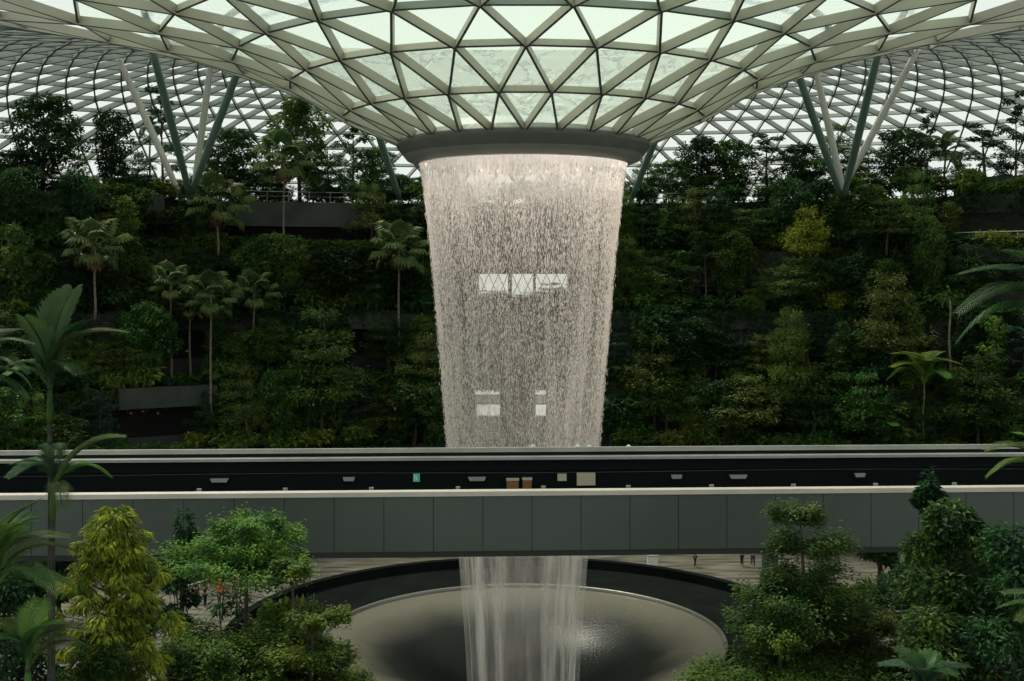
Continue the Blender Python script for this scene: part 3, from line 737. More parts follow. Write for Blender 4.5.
def feather(r, L, nl=26, ll=.5, lw=.05, arch=.55, wide=1.0, side=2.0):
    """one feather frond growing along +x and arching over"""
    m = MB(); pts = []
    for i in range(11):
        t = i/10; pts.append(Vector((L*(t-.12*t*t), 0, L*arch*(1.1*t-1.35*t*t))))
    m.tube(pts, [.022*L*(1-t/11)+.006 for t in range(11)], 5, 1)
    for i in range(nl):
        t = .14+.86*i/nl; p = pt_on(pts, t); tg = (pt_on(pts, min(1, t+.05))-pt_on(pts, t-.05)).normalized()
        l = ll*L*wide*(math.sin(PI*(.12+.80*t))**.8)*r.uniform(.9, 1.1)
        for s in (-1, 1):
            d = tg*.75+Vector((0, s*1.0, .28)); d.normalize(); e = p+d*l*.55; e2 = e+(d+Vector((0, 0, -.9*side*.5))).normalized()*l*.5
            w = lw*L; u = tg*w*.5
            k = len(m.v); m.v += [tuple(p-u*.6), tuple(p+u*.6), tuple(e+u), tuple(e-u), tuple(e2)]
            m.face((k, k+1, k+2, k+3)); m.face((k+3, k+2, k+4))
    return m
def fan(r, L, nf=15, R=.85):
    """petiole with a pleated fan blade at its end, along +x"""
    m = MB(); h = Vector((L, 0, -.05*L)); m.tube([(0, 0, 0), (L*.5, 0, .08*L), tuple(h)], [.03, .022, .015], 5, 1)
    for i in range(nf):
        a = -2.0+4.0*i/(nf-1); l = R*(1-.12*abs(a)/2)*r.uniform(.9, 1.08); d = Vector((math.cos(a), math.sin(a), .10))
        s = Vector((-math.sin(a), math.cos(a), 0)); w = R*.125
        mid = h+d*l*.55; tip = h+d*l*.86+Vector((0, 0, -l*.42)); u = Vector((0, 0, R*.05))
        k = len(m.v); m.v += [tuple(h), tuple(mid+s*w-u), tuple(mid+u), tuple(mid-s*w-u), tuple(tip)]
        m.face((k, k+1, k+2)); m.face((k, k+2, k+3)); m.face((k+1, k+4, k+2)); m.face((k+2, k+4, k+3))
    return m

TK = M['trunk']
def proto(fn, seed, *a, **k):
    r = random.Random(seed); f, t = fn(r, *a, **k); return f, t
PRO = {}
def make_proto(key, fn, seeds, mats, *a, **k):
    PRO[key] = []
    for i, s in enumerate(seeds):
        f, t = proto(fn, s, *a, **k)
        for gm in mats: PRO[key].append((f.data('foliage', [G[gm]]), t.data('trunk', [TK]), gm))
make_proto('layered', layered, (11, 12, 13), ('olive', 'mid', 'dark'), 7, 5.6)
make_proto('layeredlight', layered, (14, 15), ('light', 'olive'), 7, 6.2, per=260)
make_proto('rounded', rounded, (21, 22, 23), ('dark', 'mid'), 7, 4.6, n=3800)
make_proto('column', column, (31, 32), ('mid', 'dark', 'light'), 6, 2.4)
make_proto('shrub', shrub, (41, 42), ('mid', 'light', 'dark'), 2.4, 3.0)
make_proto('spindly', spindly, (51, 52), ('dark', 'bluegreen'), 8, 4.0)
DESC = {'dark':'dark green', 'mid':'mid green', 'light':'light green', 'olive':'olive green', 'yellow':'yellow green', 'bluegreen':'blue green'}
ALL = []
def plant(key, v, p, h, wd, rz, label=None, cat='tree', name=None, gm=None):
    fm, tm, g = PRO[key][v % len(PRO[key])]
    base = {'layered':(7,5.6),'layeredlight':(7,6.2),'rounded':(7,4.6),'column':(6,2.4),'shrub':(2.4,3.0),'spindly':(8,4.0)}[key]
    nm = name or {'layered':'layered_tree','layeredlight':'layered_tree','rounded':'rounded_tree','column':'columnar_shrub','shrub':'leafy_shrub','spindly':'slender_tree'}[key]
    if p.z > 30: h = min(h, roof_z(p.x, p.y)-p.z-.9)
    t = thing(nm, label, cat, p, rz); t.scale = (wd/base[1], wd/base[1], h/base[0])
    link('foliage', fm, t); link('trunk', tm, t); t['_d'] = DESC[g]; ALL.append(t); return t
def pick(key, g):
    c = [i for i, q in enumerate(PRO[key]) if q[2] == g]; return c[0] if c else 0

rnd = random.Random(99)
# --- hand placed trees of the skyline, along the top terrace: px, top py, width px, kind, colour, label
SKY = [(12,150,46,'rounded','dark','dark rounded tree at the far left end of the top terrace'),
 (42,94,72,'rounded','dark','big dark rounded tree on the top terrace, tallest at far left'),
 (79,122,26,'column','light','slim yellowish tree on the top terrace right of the big dark tree'),
 (112,110,46,'rounded','dark','dark tree on the top terrace left of the left column pair'),
 (137,150,40,'layered','dark','low dark layered tree on top terrace just left of the columns'),
 (163,94,52,'spindly','dark','dark irregular tree standing against the left dark column'),
 (214,150,50,'layered','olive','olive layered tree in front of the right leaning left column'),
 (232,128,66,'rounded','dark','dark round headed tree right of the left column pair'),
 (262,152,44,'layered','mid','layered mid green tree between round dark tree and tall trunked palm'),
 (300,98,66,'rounded','mid','tall broad green tree on the top terrace at left centre'),
 (330,140,52,'layered','mid','mid green layered tree on top terrace right of the tall broad tree'),
 (352,116,46,'spindly','dark','thin airy tree on the top terrace left of the roof ring'),
 (374,148,54,'rounded','mid','round green tree on the top terrace left of the ring column'),
 (408,176,40,'layered','dark','low dark tree right behind the left edge of the waterfall'),
 (648,152,40,'layered','light','light green tree just right of the roof ring'),
 (672,160,44,'rounded','mid','mid green tree on the top terrace, second right of the ring'),
 (700,136,52,'rounded','light','light round tree on the top terrace, third right of the ring'),
 (733,139,50,'rounded','mid','round mid green tree on the top terrace, fourth right of the ring'),
 (768,136,58,'spindly','dark','slender airy tree on the top terrace with sky showing through'),
 (800,144,50,'rounded','dark','dark round tree left of the right column pair'),
 (841,120,60,'layered','mid','layered green tree in front of the right column pair'),
 (868,148,46,'layered','mid','layered tree just right of the right column pair'),
 (905,128,62,'rounded','dark','tall dark round tree on the top terrace at right'),
 (928,112,34,'spindly','dark','thin tree rising behind the tall dark right hand tree'),
 (985,128,70,'spindly','bluegreen','airy blue green tree near the right end of the top terrace'),
 (1015,98,44,'spindly','dark','thin tree cut by the right edge of the photo'),
 (963,162,40,'layered','light','light green layered tree near the right end of top terrace'),
 (1010,176,44,'rounded','mid','low green tree at the right end of the top terrace')]
for i, (px, py, w, kd, g, lab) in enumerate(SKY):
    b = 53.5 + (i*37 % 5)*.5; p, d = on_tier(px, b, FL[5]); h = EYE.z-(py-HOR)/F*d - FL[5]; wd = w/F*d*1.05
    plant(kd, pick(kd, g), p, h, wd, i*1.3, lab)

# --- palms
FANS = [fan(random.Random(s), L, 15, .95) for s, L in ((1, 1.15), (2, 1.0), (3, 1.3))]
FAN_ME = [f.data('frond', [G['palm']]) for f in FANS]; DEAD = fan(random.Random(9), .9, 11, .75).data('dead_frond', [G['brown']])
FE_ME = [feather(random.Random(s), 1.0, 24, .42, .045, a).data('frond', [G['palm']]) for s, a in ((1, .55), (2, .75), (3, .35))]
FEW_ME = [feather(random.Random(s), 1.0, 20, .34, .075, a, 1, .9).data('frond', [G['palm']]) for s, a in ((4, .8), (5, 1.0))]
for k_, v_ in (('dark', 'dark'), ('bluegreen', 'bluegreen'), ('light', 'light')):
    pass
def palm(base, top, label, kind='fan', R=2.0, n=15, tr=.13, gm=None, name=None, hi=1.25, lo=-.75):
    t = thing(name or ('fan_palm' if kind == 'fan' else 'feather_palm'), label, 'palm', base); v = top-base; r = random.Random(int(abs(top.x*31+top.z*17)))
    m = MB(); m.tube([v*(i/8)+Vector((.06*math.sin(i), .05*math.cos(i*1.3), 0))*(1 if 0 < i < 8 else 0) for i in range(9)], [tr*(1-.3*i/8) for i in range(9)], 8)
    m.build('trunk', M['palmtrunk'], t, True)
    ms = FAN_ME if kind == 'fan' else FEW_ME if kind == 'wide' else FE_ME
    for i in range(n):
        me = ms[i % len(ms)]
        if gm:
            key = (me.name, gm)
            if key not in CACHE: CACHE[key] = me.copy(); CACHE[key].materials[0] = G[gm]
            me = CACHE[key]
        o = link('frond', me, t); el = lo+(hi-lo)*((i+.5)/n); a = i*2.399+r.random()*.4
        o.location = v; s = R/(2.1 if kind == 'fan' else 1.0)*r.uniform(.85, 1.1); o.scale = (s, s, s)
        o.rotation_euler = (0, -el, a)
    if kind == 'fan':
        for i in range(3):
            o = link('dead_frond', DEAD, t); o.location = v; s = R/2.3; o.scale = (s, s, s); o.rotation_euler = (0, 1.2, i*2.1+r.random())
    return t
CACHE = {}
def palm_px(cx, cy, by, b, R, label, **k):
    p, d = on_tier(cx, b, 0); top = at(cx, cy, d); base = at(cx, by, d); l = max([q for q in FL if q <= base.z+1.0] + [0])
    base.z = l; base.x = top.x; base.y = top.y; return palm(base, top, label, R=R/F*d, **k)
palm_px(95,246,330,42.5,40,'fan palm with a full crown at the left of the green wall')
palm_px(218,203,262,46.5,40,'tall fan palm left, its crown just below the top terrace',n=17)
palm_px(284,160,300,47.0,38,'tallest fan palm, long bare trunk reaching the skyline left of centre',n=16)
palm_px(171,284,356,43,27,'small fan palm between the two larger ones at left')
palm_px(211,296,430,39.5,34,'fan palm with long pale trunk below the tall left palm',n=17)
palm_px(254,292,380,42.5,29,'fan palm just right of the long pale trunked one')
palm_px(399,247,365,43,38,'lone fan palm left of the waterfall',n=17)
palm_px(190,306,350,43.2,22,'small pale fan palm squeezed between two bigger palms')
palm_px(945,152,200,56,26,'feather palm against the sky at right on the top terrace',kind='feather',n=11)
palm_px(150,128,200,57,16,'little feather palm against the sky at left on the top terrace',kind='feather',n=9,gm='dark')
palm_px(924,384,446,38.5,46,'palm with broad arching pale leaves low on the right wall',kind='wide',n=10,lo=.15,hi=1.3,gm='light',tr=.09)
palm_px(885,436,452,38.6,32,'low broad leaved palm just above the bridge at right',kind='wide',n=8,lo=.4,hi=1.3,gm='mid',tr=.09)
palm_px(950,300,395,41,6,'bare thin pale trunk standing on the right wall',kind='feather',n=3,gm='dark',tr=.12)

# --- named trees on the wall
def wall_tree(px, top, bot, w, b, kd, g, lab):
    p, d = on_tier(px, b, 0); zt = EYE.z-(top-HOR)/F*d; zb = EYE.z-(bot-HOR)/F*d; l = max([q for q in FL if q <= zb+1.2] + [0]); p.z = l
    return plant(kd, pick(kd, g), p, zt-l, w/F*d, px*.7, lab)
make_proto('layeredyellow', layered, (17,), ('yellow',), 7, 5.6, per=200, nl=4, start=.55)
make_proto('shrubyellow', shrub, (47,), ('yellow',), 2.4, 3.0)
def plant_y(px, top, zb, w, b, lab, key='layeredyellow', name='layered_tree', cat='tree', base=(7, 5.6)):
    p, d = on_tier(px, b, zb); zt = EYE.z-(top-HOR)/F*d; fm, tm, g = PRO[key][0]; t = thing(name, lab, cat, p, px*.3)
    t.scale = (w/F*d/base[1],)*2 + ((zt-zb)/base[0],); link('foliage', fm, t); link('trunk', tm, t)
plant_y(808, 203, 21.0, 52, 46.5, 'bright yellow green tree with long pale trunk on the right wall')
for px, py, w, lab in [(834,296,34,'small yellow green shrub below the bright yellow tree'),(363,505-70,0,None),(82,376,26,'small yellow green bush beside the left foreground palm'),
        (196,546-104,26,'yellow green bush just above the bridge at left'),(945,442,70,'low yellowish shrub spilling over above the bridge at right'),(20,252,40,'yellow green bush at the far left of the wall'),
        (85,186+20,24,'yellow tipped bush on the left terrace parapet'),(196,436,26,'yellow green bush low by the left restaurant'),(748,318,34,'small yellow green bush in the middle of the right wall'),(690,418,30,'yellowish low bush above the bridge right of the water')]:
    if lab:
        b = 38+14*(1-(py-200)/250); _, d = on_tier(px, b, 0); z = EYE.z-(py+8-HOR)/F*d; fl_ = max([q for q in FL if q <= z+1.5]+[8])
        bb = TB[FL.index(fl_)]+.8; _, d = on_tier(px, bb, 0)
        plant_y(px, py-6, fl_, w, bb, lab, 'shrubyellow', 'leafy_shrub', 'shrub', (2.4, 3.0))
wall_tree(126,198,262,30,47.2,'column','light','yellow green columnar shrub on the left wall under the top terrace')
wall_tree(320,302,450,92,39.2,'layered','mid','broad layered tree left of the waterfall, below the dark square opening')
wall_tree(238,362,450,60,39.3,'layered','olive','olive layered tree above the bridge below the two fan palms')
wall_tree(425,330,450,70,40,'layered','olive','layered tree touching the left edge of the falling water')
wall_tree(886,198,262,66,47,'layered','olive','olive tree of three flat tiers high on the right wall')
wall_tree(893,268,395,86,42.5,'layeredlight','olive','wide olive layered tree in the middle of the right wall')
wall_tree(655,330,450,80,40,'layered','olive','olive layered tree touching the right edge of the falling water')
wall_tree(790,300,450,66,40,'layeredlight','light','light layered tree below the bright yellow tree')
wall_tree(745,370,450,90,38.9,'layeredlight','olive','wide low olive tree above the middle right of the bridge')
wall_tree(980,350,450,90,39.5,'layered','mid','layered green tree under the drooping right fronds')
wall_tree(930,215,290,40,46.5,'rounded','mid','round leafy tree left of the concrete balcony at right')

# --- the rest of the green wall: rows of trees on every terrace
ORD = 'first second third fourth fifth sixth seventh eighth ninth tenth eleventh twelfth thirteenth fourteenth fifteenth sixteenth seventeenth eighteenth nineteenth twentieth'.split()
ORD += ['twenty-'+q for q in ORD[:9]]
LEV = {1:'lowest terrace', 2:'second terrace', 3:'third terrace', 4:'fourth terrace', 5:'top terrace'}
auto = {}
HOLES = {1:[(118,205)], 2:[(152,206),(350,388)], 3:[(972,1060)], 4:[(228,370),(958,1060)], 5:[]}
for l in (1, 2, 3, 4, 5):
    px = -28 + l*5
    while px < 1052:
        w = rnd.uniform(42, 74); kd = rnd.choices(['layered', 'rounded', 'column', 'layeredlight', 'spindly'], [4, 5, 2, 2, 1])[0]
        if l == 5: kd = rnd.choice(['column', 'rounded', 'layered']); w = rnd.uniform(30, 48)
        v = rnd.randrange(12); row = rnd.choice((0, 1)); b = TB[l] + rnd.uniform(.5, 2.3); p, d = on_tier(px, b, FL[l])
        h = rnd.uniform(4.8, 8.8) if l < 5 else rnd.uniform(2.0, 4.4)
        if kd == 'column': w *= .6
        hole = any(a < px < c for a, c in HOLES[l]); wet = 452 < px < 598
        if l == 1 and 444 < px < 600: px += 20; continue
        if wet and l in (2, 3): h = rnd.uniform(2.5, 3.8)
        if hole: kd = 'shrub'; h = 1.7; w = 36
        t = plant(kd, v, p, h, w/F*d, rnd.random()*6.28, None, 'shrub' if kd in ('column', 'shrub') else 'tree')
        px += rnd.uniform(19, 32)*(1.25 if l == 5 else 1)
# low shrubs between the trunks at the front edge of each terrace
r2 = random.Random(31)
for l in (1, 2, 3, 4, 5):
    px = -20 + l*7
    while px < 1048:
        wet = l < 3 and 444 < px < 600
        if not wet:
            p, d = on_tier(px, TB[l] + r2.uniform(.45, .9), FL[l]); hole = any(a < px < c for a, c in HOLES[l])
            plant('shrub', r2.randrange(6), p, r2.uniform(1.9, 3.3)*(.7 if hole else 1), r2.uniform(3.2, 5.2), r2.random()*6.28, None, 'shrub')
        px += r2.uniform(30, 46)
for t in ALL:                       # every plant of the wall is counted outwards from the water, kind by kind
    l = min(range(1, 6), key=lambda q: abs(FL[q]-t.location.z)); px = 512+(t.location.x-EYE.x)/(t.location.y+80)*F
    auto.setdefault((l, 'left' if px < 525 else 'right', t.name.split('.')[0]), []).append((abs(px-525), t.name, t))
for (l, side, nm), lst in auto.items():
    lst.sort(key=lambda q: q[:2])
    for i, (_, _, t) in enumerate(lst):
        if not t.get('label'):
            t['label'] = '%s %s on the %s, %s of its kind %s of the waterfall' % (t['_d'], nm.replace('_', ' '), LEV[l], ORD[min(i, 28)], side)
            t['group'] = 'trees and shrubs on the %s' % LEV[l]
        del t['_d']

# --- creepers that hang over the terrace walls (nobody could count them)
for l in range(1, 6):
    m = MB(); r = random.Random(60+l)
    for _ in range(15000):
        ph = r.uniform(P0*.8, P1*.8); x = ph*40
        ln_ = 2.6*(.5+.5*math.sin(x*.9+l))*(.5+.5*math.sin(x*.37+2*l))+1.0+.7*math.sin(x*2.3)
        z = FL[l]+.75 - abs(r.gauss(0, 1))*max(.5, ln_)
        pxx = 512+(tier_pt(ph, TB[l]).x-EYE.x)/(tier_pt(ph, TB[l]).y+80)*F
        if any(a < pxx < c and za < z < zb for a, c, za, zb in OPEN.get(l, [])): continue
        p = tier_pt(ph, TB[l]-.45-r.random()*.35, max(FL[l-1]+.2, z)); o = Vector((-math.sin(ph), -math.cos(ph), -.5))+rv(r, .6)
        leaf(m, p, o, Vector((0, 0, 1))+rv(r, .3), r.uniform(.25, .45), r.uniform(.14, .24))
    o = m.build('hanging_creeper', G[['dark', 'mid', 'dark', 'olive', 'dark'][l-1]]); center(o)
    tag(o, 'green creepers hanging down the wall below the %s' % LEV[l], 'creeper', kind='stuff')
# ---------------------------------------------------------------- foreground: planted slopes and near trees
def mound(cx, cy, rx, ry, h, name):
    m = MB(); n = 28; r = random.Random(5); k0 = 0
    for i in range(n+1):
        for j in range(n+1):
            u, v = -1+2*i/n, -1+2*j/n; q = max(0, 1-(u*u+v*v)); m.v.append((cx+u*rx, cy+v*ry, h*q**.6+.25*r.random()*(q > 0)+.01))
    for i in range(n):
        for j in range(n): k = i*(n+1)+j; m.face((k, k+n+1, k+n+2, k+1))
    return tag(m.build(name, M['soil'], None, True), kind='structure')
mound(-26, -46, 21, 19, 8.5, 'ground_slope'); mound(27, -46, 21, 19, 8.5, 'ground_slope')
def ground(x, y):
    for cx, cy in ((-26, -46), (27, -46)):
        q = 1-((x-cx)/21)**2-((y-cy)/19)**2
        if q > 0: return 8.5*q**.6
    return 0
def fore(nm, fn, seed, px, top, wpx, d, mat, label, cat='tree', dy=0, **k):
    p = at(px, top, d); z0 = ground(p.x, p.y); h = p.z-z0; r = random.Random(seed)
    f, t_ = fn(r, h, wpx/F*d, **k); t = thing(nm, label, cat, (p.x, p.y, z0-.1))
    f.build('foliage', G[mat], t); t_.build('trunk', TK, t); return t
def lush(r, h, wd, ln=.27, lw=.07, n=17000, crown=7.0):
    """tall irregular crown: many boughs of drooping narrow leaves"""
    tm, pts = trunk_mb(r, h*.96, .14, .03, .06); f = MB(); nb = 120
    for k in range(nb):
        t = (k+.5)/nb; z = h-.25-crown*t; R = wd*.5*(.16+.84*min(1, t*2.3)**.75)*r.uniform(.62, 1.08)*(1 if k % 4 else .45); a = k*2.399+r.random()*.5
        c = Vector((R*math.cos(a), R*math.sin(a), z)); q0 = pt_on(pts, min(1, max(.1, (z-.5)/(h*.96))))
        tm.tube([q0, (q0+c)/2+Vector((0,0,.05)), c], [.035, .02, .008], 5, cap=False); s = r.uniform(.26, .46)
        for _ in range(n//nb):
            v = rv(r).normalized(); p = c+Vector((v.x*s, v.y*s, v.z*s*.65))*r.uniform(.35, 1)
            d = Vector((math.cos(a)*.6+v.x, math.sin(a)*.6+v.y, v.z*.3-.45))+rv(r, .25)
            leaf(f, p, d, Vector((0, 0, 1))+rv(r, .25), ln*r.uniform(.6, 1.15), lw*r.uniform(.8, 1.2), .12, .25)
    return f, tm
fore('broadleaf_tree', lush, 1, 114, 499, 108, 36, 'yellow', 'bright yellow green bushy tree in the left foreground')
fore('layered_tree', layered, 2, 234, 497, 150, 41, 'light', 'fine leaved layered tree in left foreground above the people in black', ln=.17, lw=.09, per=1500, nl=3, start=.83)
fore('layered_tree', layered, 3, 305, 530, 130, 40, 'light', 'spreading layered tree reaching right towards the basin, left foreground', ln=.17, lw=.09, per=1700, nl=5, start=.50)
fore('layered_tree', layered, 4, 225, 626, 270, 38, 'light', 'low spreading tree filling the bottom edge at left', ln=.16, lw=.085, per=4200, nl=4, start=.62)
fore('layered_tree', layered, 5, 312, 575, 118, 38.5, 'light', 'small spreading tree at the bottom beside the basin rim, left', ln=.16, lw=.085, per=1500, nl=3, start=.7)
fore('umbrella_tree', rounded, 6, 172, 503, 40, 43, 'dark', 'small dark leaved tree between the bright tree and layered tree', ln=.22, lw=.11, n=2600, low=.5)
fore('rounded_tree', rounded, 7, 12, 560, 110, 36, 'dark', 'dark bushy tree in the bottom left corner', ln=.24, lw=.11, n=6000, low=.3)
fore('rounded_tree', rounded, 17, 100, 630, 110, 34.5, 'mid', 'mid green bush tree below the bright yellow green tree', ln=.22, lw=.08, n=6000, low=.3)
# right side
fore('layered_tree', layered, 8, 812, 488, 168, 40, 'olive', 'pointed layered tree in the right foreground, its tip above the bridge', ln=.17, lw=.085, per=1900, nl=9, start=.45)
fore('layered_tree', layered, 9, 792, 600, 180, 38, 'light', 'low light green spreading tree at the bottom right of the basin', ln=.15, lw=.08, per=3200, nl=4, start=.6)
fore('layered_tree', layered, 10, 872, 592, 150, 39.5, 'olive', 'spreading tree at the bottom, right of the low light green one', ln=.16, lw=.08, per=2400, nl=4, start=.6)
fore('rounded_tree', rounded, 11, 962, 496, 128, 38, 'mid', 'dark glossy leaved round tree at the right foreground', ln=.26, lw=.15, n=9500, nb=16, low=.2)
fore('umbrella_tree', rounded, 12, 938, 464, 40, 40, 'dark', 'slim dark tree whose round tuft stands before the bridge coping', ln=.24, lw=.12, n=2200, nb=4, low=.90)
fore('rounded_tree', rounded, 13, 1020, 520, 130, 36, 'dark', 'dark leafy tree cut by the right edge of the photo', ln=.26, lw=.13, n=8000, nb=14, low=.2)
fore('rounded_tree', rounded, 14, 930, 600, 140, 36.5, 'mid', 'dense dark bush in the bottom right corner', ln=.22, lw=.11, n=8000, nb=14, low=.2)
# low planting on the plaza, seen between the near trees
r0 = random.Random(8)
for i, (px, d, h, wd, g, lab) in enumerate([(835,72,5.5,5,'dark','dark shrub on the plaza behind the pointed layered tree'),(852,80,4.5,4,'mid','mid green shrub on the plaza left of the two people in red and blue'),
        (915,78,6,5,'dark','dark shrub on the plaza right of the pale post'),(940,84,8,6,'dark','tall dark bush on the plaza at the far right of the bridge underside'),(985,76,8,7,'mid','wide green bush on the plaza near the right edge'),
        (140,78,4,4,'dark','dark bush on the plaza beside the bright yellow green tree'),(128,88,7,6,'dark','dark bush on the plaza behind the bright yellow green tree'),(276,74,5,4,'dark','dark bush on the plaza right of the person in white'),
        (60,84,7,6,'dark','dark bush on the plaza behind the near left palms'),(166,99,4.5,7,'dark','dark hedge like bush behind the handrails at left'),(186,101,4,6,'dark','dark bush behind the people in black, under the bridge'),(15,84,8,7,'mid','green bush on the plaza at the left edge'),(880,96,7,7,'dark','dark bush behind the two people in red and blue')]):
    p = at(px, 300, d); p.z = 0; plant('shrub' if i % 2 else 'rounded', i, p, h, wd, i, lab, 'shrub', 'plaza_shrub').pop('_d', None)
# near palms
def frond_me(seed, L, nl, ll, lw, arch, side, mat):
    return feather(random.Random(seed), L, nl, ll, lw, arch, 1, side).data('frond', [G[mat]])
def near_palm(px, py, d, label, fr, tr=.065, mat='palmtrunk', shaft=True):
    top = at(px, py, d); g = ground(top.x, top.y); t = thing('feather_palm', label, 'palm', (top.x, top.y, g)); v = Vector((0, 0, top.z-g))
    m = MB(); m.tube([v*(i/12) for i in range(13)], [tr*(1+.08*(i % 2))*(1-.25*i/12) for i in range(13)], 12); m.build('trunk', M['neartrunk'], t, True)
    if shaft: m = MB(); m.tube([v-Vector((0,0,.9)), v-Vector((0,0,.45)), v+Vector((0,0,.15))], [tr*.9, tr*1.15, tr*.5], 10); m.build('crownshaft', G['mid'], t, True)
    for i, (a, el, L, arch, side, g_) in enumerate(fr):
        me = frond_me(70+i, L, 46, .30, .05 if el > 70 and i == 0 else .017, arch, side, g_); o = link('frond', me, t); o.location = v; o.rotation_euler = (0, -R_(el), R_(a))
near_palm(50, 388, 30, 'tall near palm at left with one upright frond above the bridge',
    [(60,78,2.9,.25,.3,'nearpalm'),(250,68,2.3,.3,.5,'nearpalm'),(8,48,2.6,.75,1.2,'palm'),(175,38,1.4,.9,1.8,'palm'),(215,20,1.5,.9,2,'mid'),(120,50,1.9,.8,1.5,'dark'),(320,30,1.6,.9,2,'dark'),(350,66,2.2,.4,.8,'dark')])
near_palm(53, 486, 29.2, 'near palm at left whose pale frond arches over the bridge coping',
    [(8,42,2.3,.45,1.0,'palm'),(175,40,1.3,.9,1.8,'mid'),(40,15,1.6,.8,1.5,'mid'),(300,-5,1.5,.6,1.8,'palm'),(240,30,1.5,.9,1.8,'dark'),(110,50,1.6,.7,1.5,'dark')], tr=.065)
near_palm(-6, 590, 27, 'clump palm with arching fronds at the left edge',
    [(10,48,2.2,.8,1.6,'palm'),(40,30,2.2,.8,1.5,'mid'),(340,15,2.0,.8,1.6,'palm'),(75,60,2.2,.6,1.4,'mid'),(330,62,2.4,.7,1.4,'mid'),(0,72,2.5,.5,1.2,'mid'),(20,5,1.9,.5,1.4,'mid'),(200,50,2,.7,1.5,'dark')], tr=.09)
near_palm(28, 668, 26, 'low clump palm at the bottom left with pale arching fronds',
    [(8,42,1.7,.8,1.4,'palm'),(345,60,1.6,.8,1.5,'mid'),(40,20,1.5,.7,1.4,'palm'),(150,50,1.6,.8,1.5,'mid'),(90,70,1.7,.5,1.2,'mid'),(220,50,1.4,.7,1.5,'dark')], tr=.08)
near_palm(-22, 372, 27, 'dark palm mostly outside the left edge of the photo',
    [(10,40,1.5,.8,1.8,'dark'),(350,10,1.4,.7,1.8,'dark'),(30,-10,1.3,.5,1.8,'dark'),(60,50,1.6,.6,1.6,'dark'),(300,20,1.5,.8,1.8,'dark'),(5,-25,1.4,.3,1.6,'dark')], tr=.1)
near_palm(1062, 330, 24, 'near palm at the right edge with long dark drooping fronds',
    [(172,42,2.5,.75,2.2,'nearpalm'),(188,22,2.5,.85,2.4,'nearpalm'),(160,5,2.2,.8,2.4,'dark'),(205,50,2.2,.8,2.2,'dark'),(140,30,2.1,.8,2.2,'dark'),(180,65,2.2,.7,2.0,'mid'),(230,20,2,.8,2,'dark')], tr=.12)
near_palm(1052, 478, 28, 'near palm at the right edge with a pale frond over the coping',
    [(180,32,1.9,.6,1.2,'palm'),(165,10,1.6,.7,1.4,'mid'),(200,55,1.7,.6,1.4,'mid'),(230,30,1.5,.8,1.6,'dark'),(120,40,1.5,.8,1.6,'dark')], tr=.1)
near_palm(1050, 630, 27, 'palm low at the right edge with one pale leaf reaching in',
    [(178,50,1.5,.8,1.0,'palm'),(150,30,1.3,.8,1.4,'mid'),(210,30,1.3,.8,1.4,'mid')], tr=.09)
near_palm(925, 700, 28, 'dark feathery palm at the bottom right of the photo',
    [(178,50,1.5,.8,1.6,'bluegreen'),(10,45,1.5,.8,1.6,'bluegreen'),(60,60,1.4,.7,1.5,'dark'),(120,60,1.5,.7,1.5,'dark'),(250,60,1.4,.7,1.5,'bluegreen'),(300,55,1.4,.8,1.5,'dark')], tr=.08)
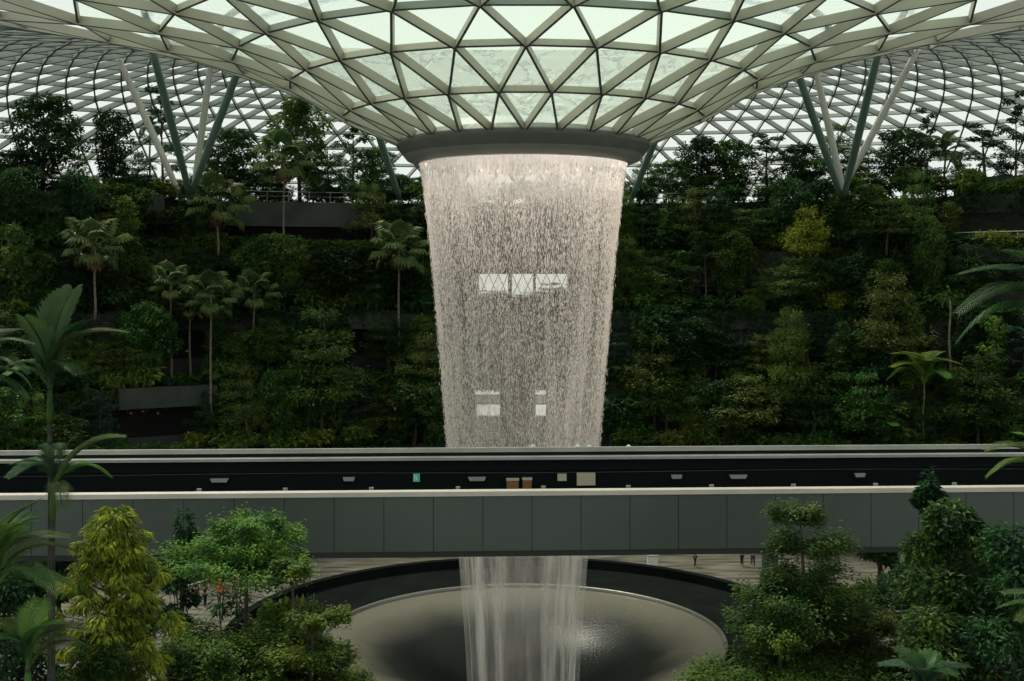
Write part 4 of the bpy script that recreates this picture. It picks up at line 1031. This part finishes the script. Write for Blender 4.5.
# orange flowers under the forked tree
M['orange'] = solid('orange_bract', (.55, .17, .03), .5)
for px, py, lab in ((220.5, 578, 'orange flowering plant left of the forked trunk'), (238, 571, 'orange flowering plant right of the forked trunk')):
    d = 84; p = at(px, py, d); t = thing('flowering_plant', lab, 'plant', (p.x, p.y, 0)); z = p.z; r = random.Random(px)
    m = MB()
    for i in range(9): a = i*2.4; m.tube([(0, 0, 0), (.15*math.cos(a), .15*math.sin(a), z*.5), (.28*math.cos(a), .28*math.sin(a), z-.3-.1*i)], .02, 4, cap=False)
    m.build('stem', G['mid'], t)
    m = MB(); blob(m, r, Vector((0, 0, z*.55)), .7, .7, z*.3, 140, .6, .16); m.build('foliage', G['dark'], t)
    m = MB(); blob(m, r, Vector((0, 0, z-.35)), .28, .28, .75, 60, .4, .14, 1, .2); m.build('flower', M['orange'], t)
# ---------------------------------------------------------------- light, camera
w = bpy.data.worlds.new('overcast_sky'); bpy.context.scene.world = w; w.use_nodes = True
nt = w.node_tree; nt.nodes.clear(); N = nt.nodes; L = nt.links
out = N.new('ShaderNodeOutputWorld'); bg = N.new('ShaderNodeBackground'); L.new(bg.outputs[0], out.inputs[0])
tc = N.new('ShaderNodeTexCoord'); sx = N.new('ShaderNodeSeparateXYZ'); L.new(tc.outputs['Generated'], sx.inputs[0])
mr = N.new('ShaderNodeMapRange'); mr.inputs[1].default_value = 0; mr.inputs[2].default_value = .7; L.new(sx.outputs[2], mr.inputs[0])
cr = N.new('ShaderNodeValToRGB'); cr.color_ramp.elements[0].color = (.92, .95, .92, 1); cr.color_ramp.elements[1].color = (.84, .92, .86, 1)
L.new(mr.outputs[0], cr.inputs[0]); L.new(cr.outputs[0], bg.inputs[0]); bg.inputs[1].default_value = 1.0
sl = bpy.data.lights.new('sun', 'SUN'); sl.energy = 5.0; sl.angle = R_(14); sl.color = (1, .91, .78)
so = bpy.data.objects.new('sun', sl); C.objects.link(so)
dv = Vector((.35, -.42, -1)).normalized(); so.rotation_euler = dv.to_track_quat('-Z', 'Y').to_euler()
cd = bpy.data.cameras.new('camera'); cam = bpy.data.objects.new('camera', cd); C.objects.link(cam)
cam.location = EYE; cam.rotation_euler = (R_(90), 0, 0); cd.sensor_width = 36; cd.lens = F/1024*36
cd.shift_y = -(340.5-HOR)/1024; cd.clip_end = 1000; cd.clip_start = .1
sc = bpy.context.scene; sc.camera = cam
sc.view_settings.view_transform = 'Standard'; sc.view_settings.look = 'None'; sc.view_settings.gamma = 1
sc.view_settings.use_curve_mapping = False; sc.view_settings.exposure = 0.0
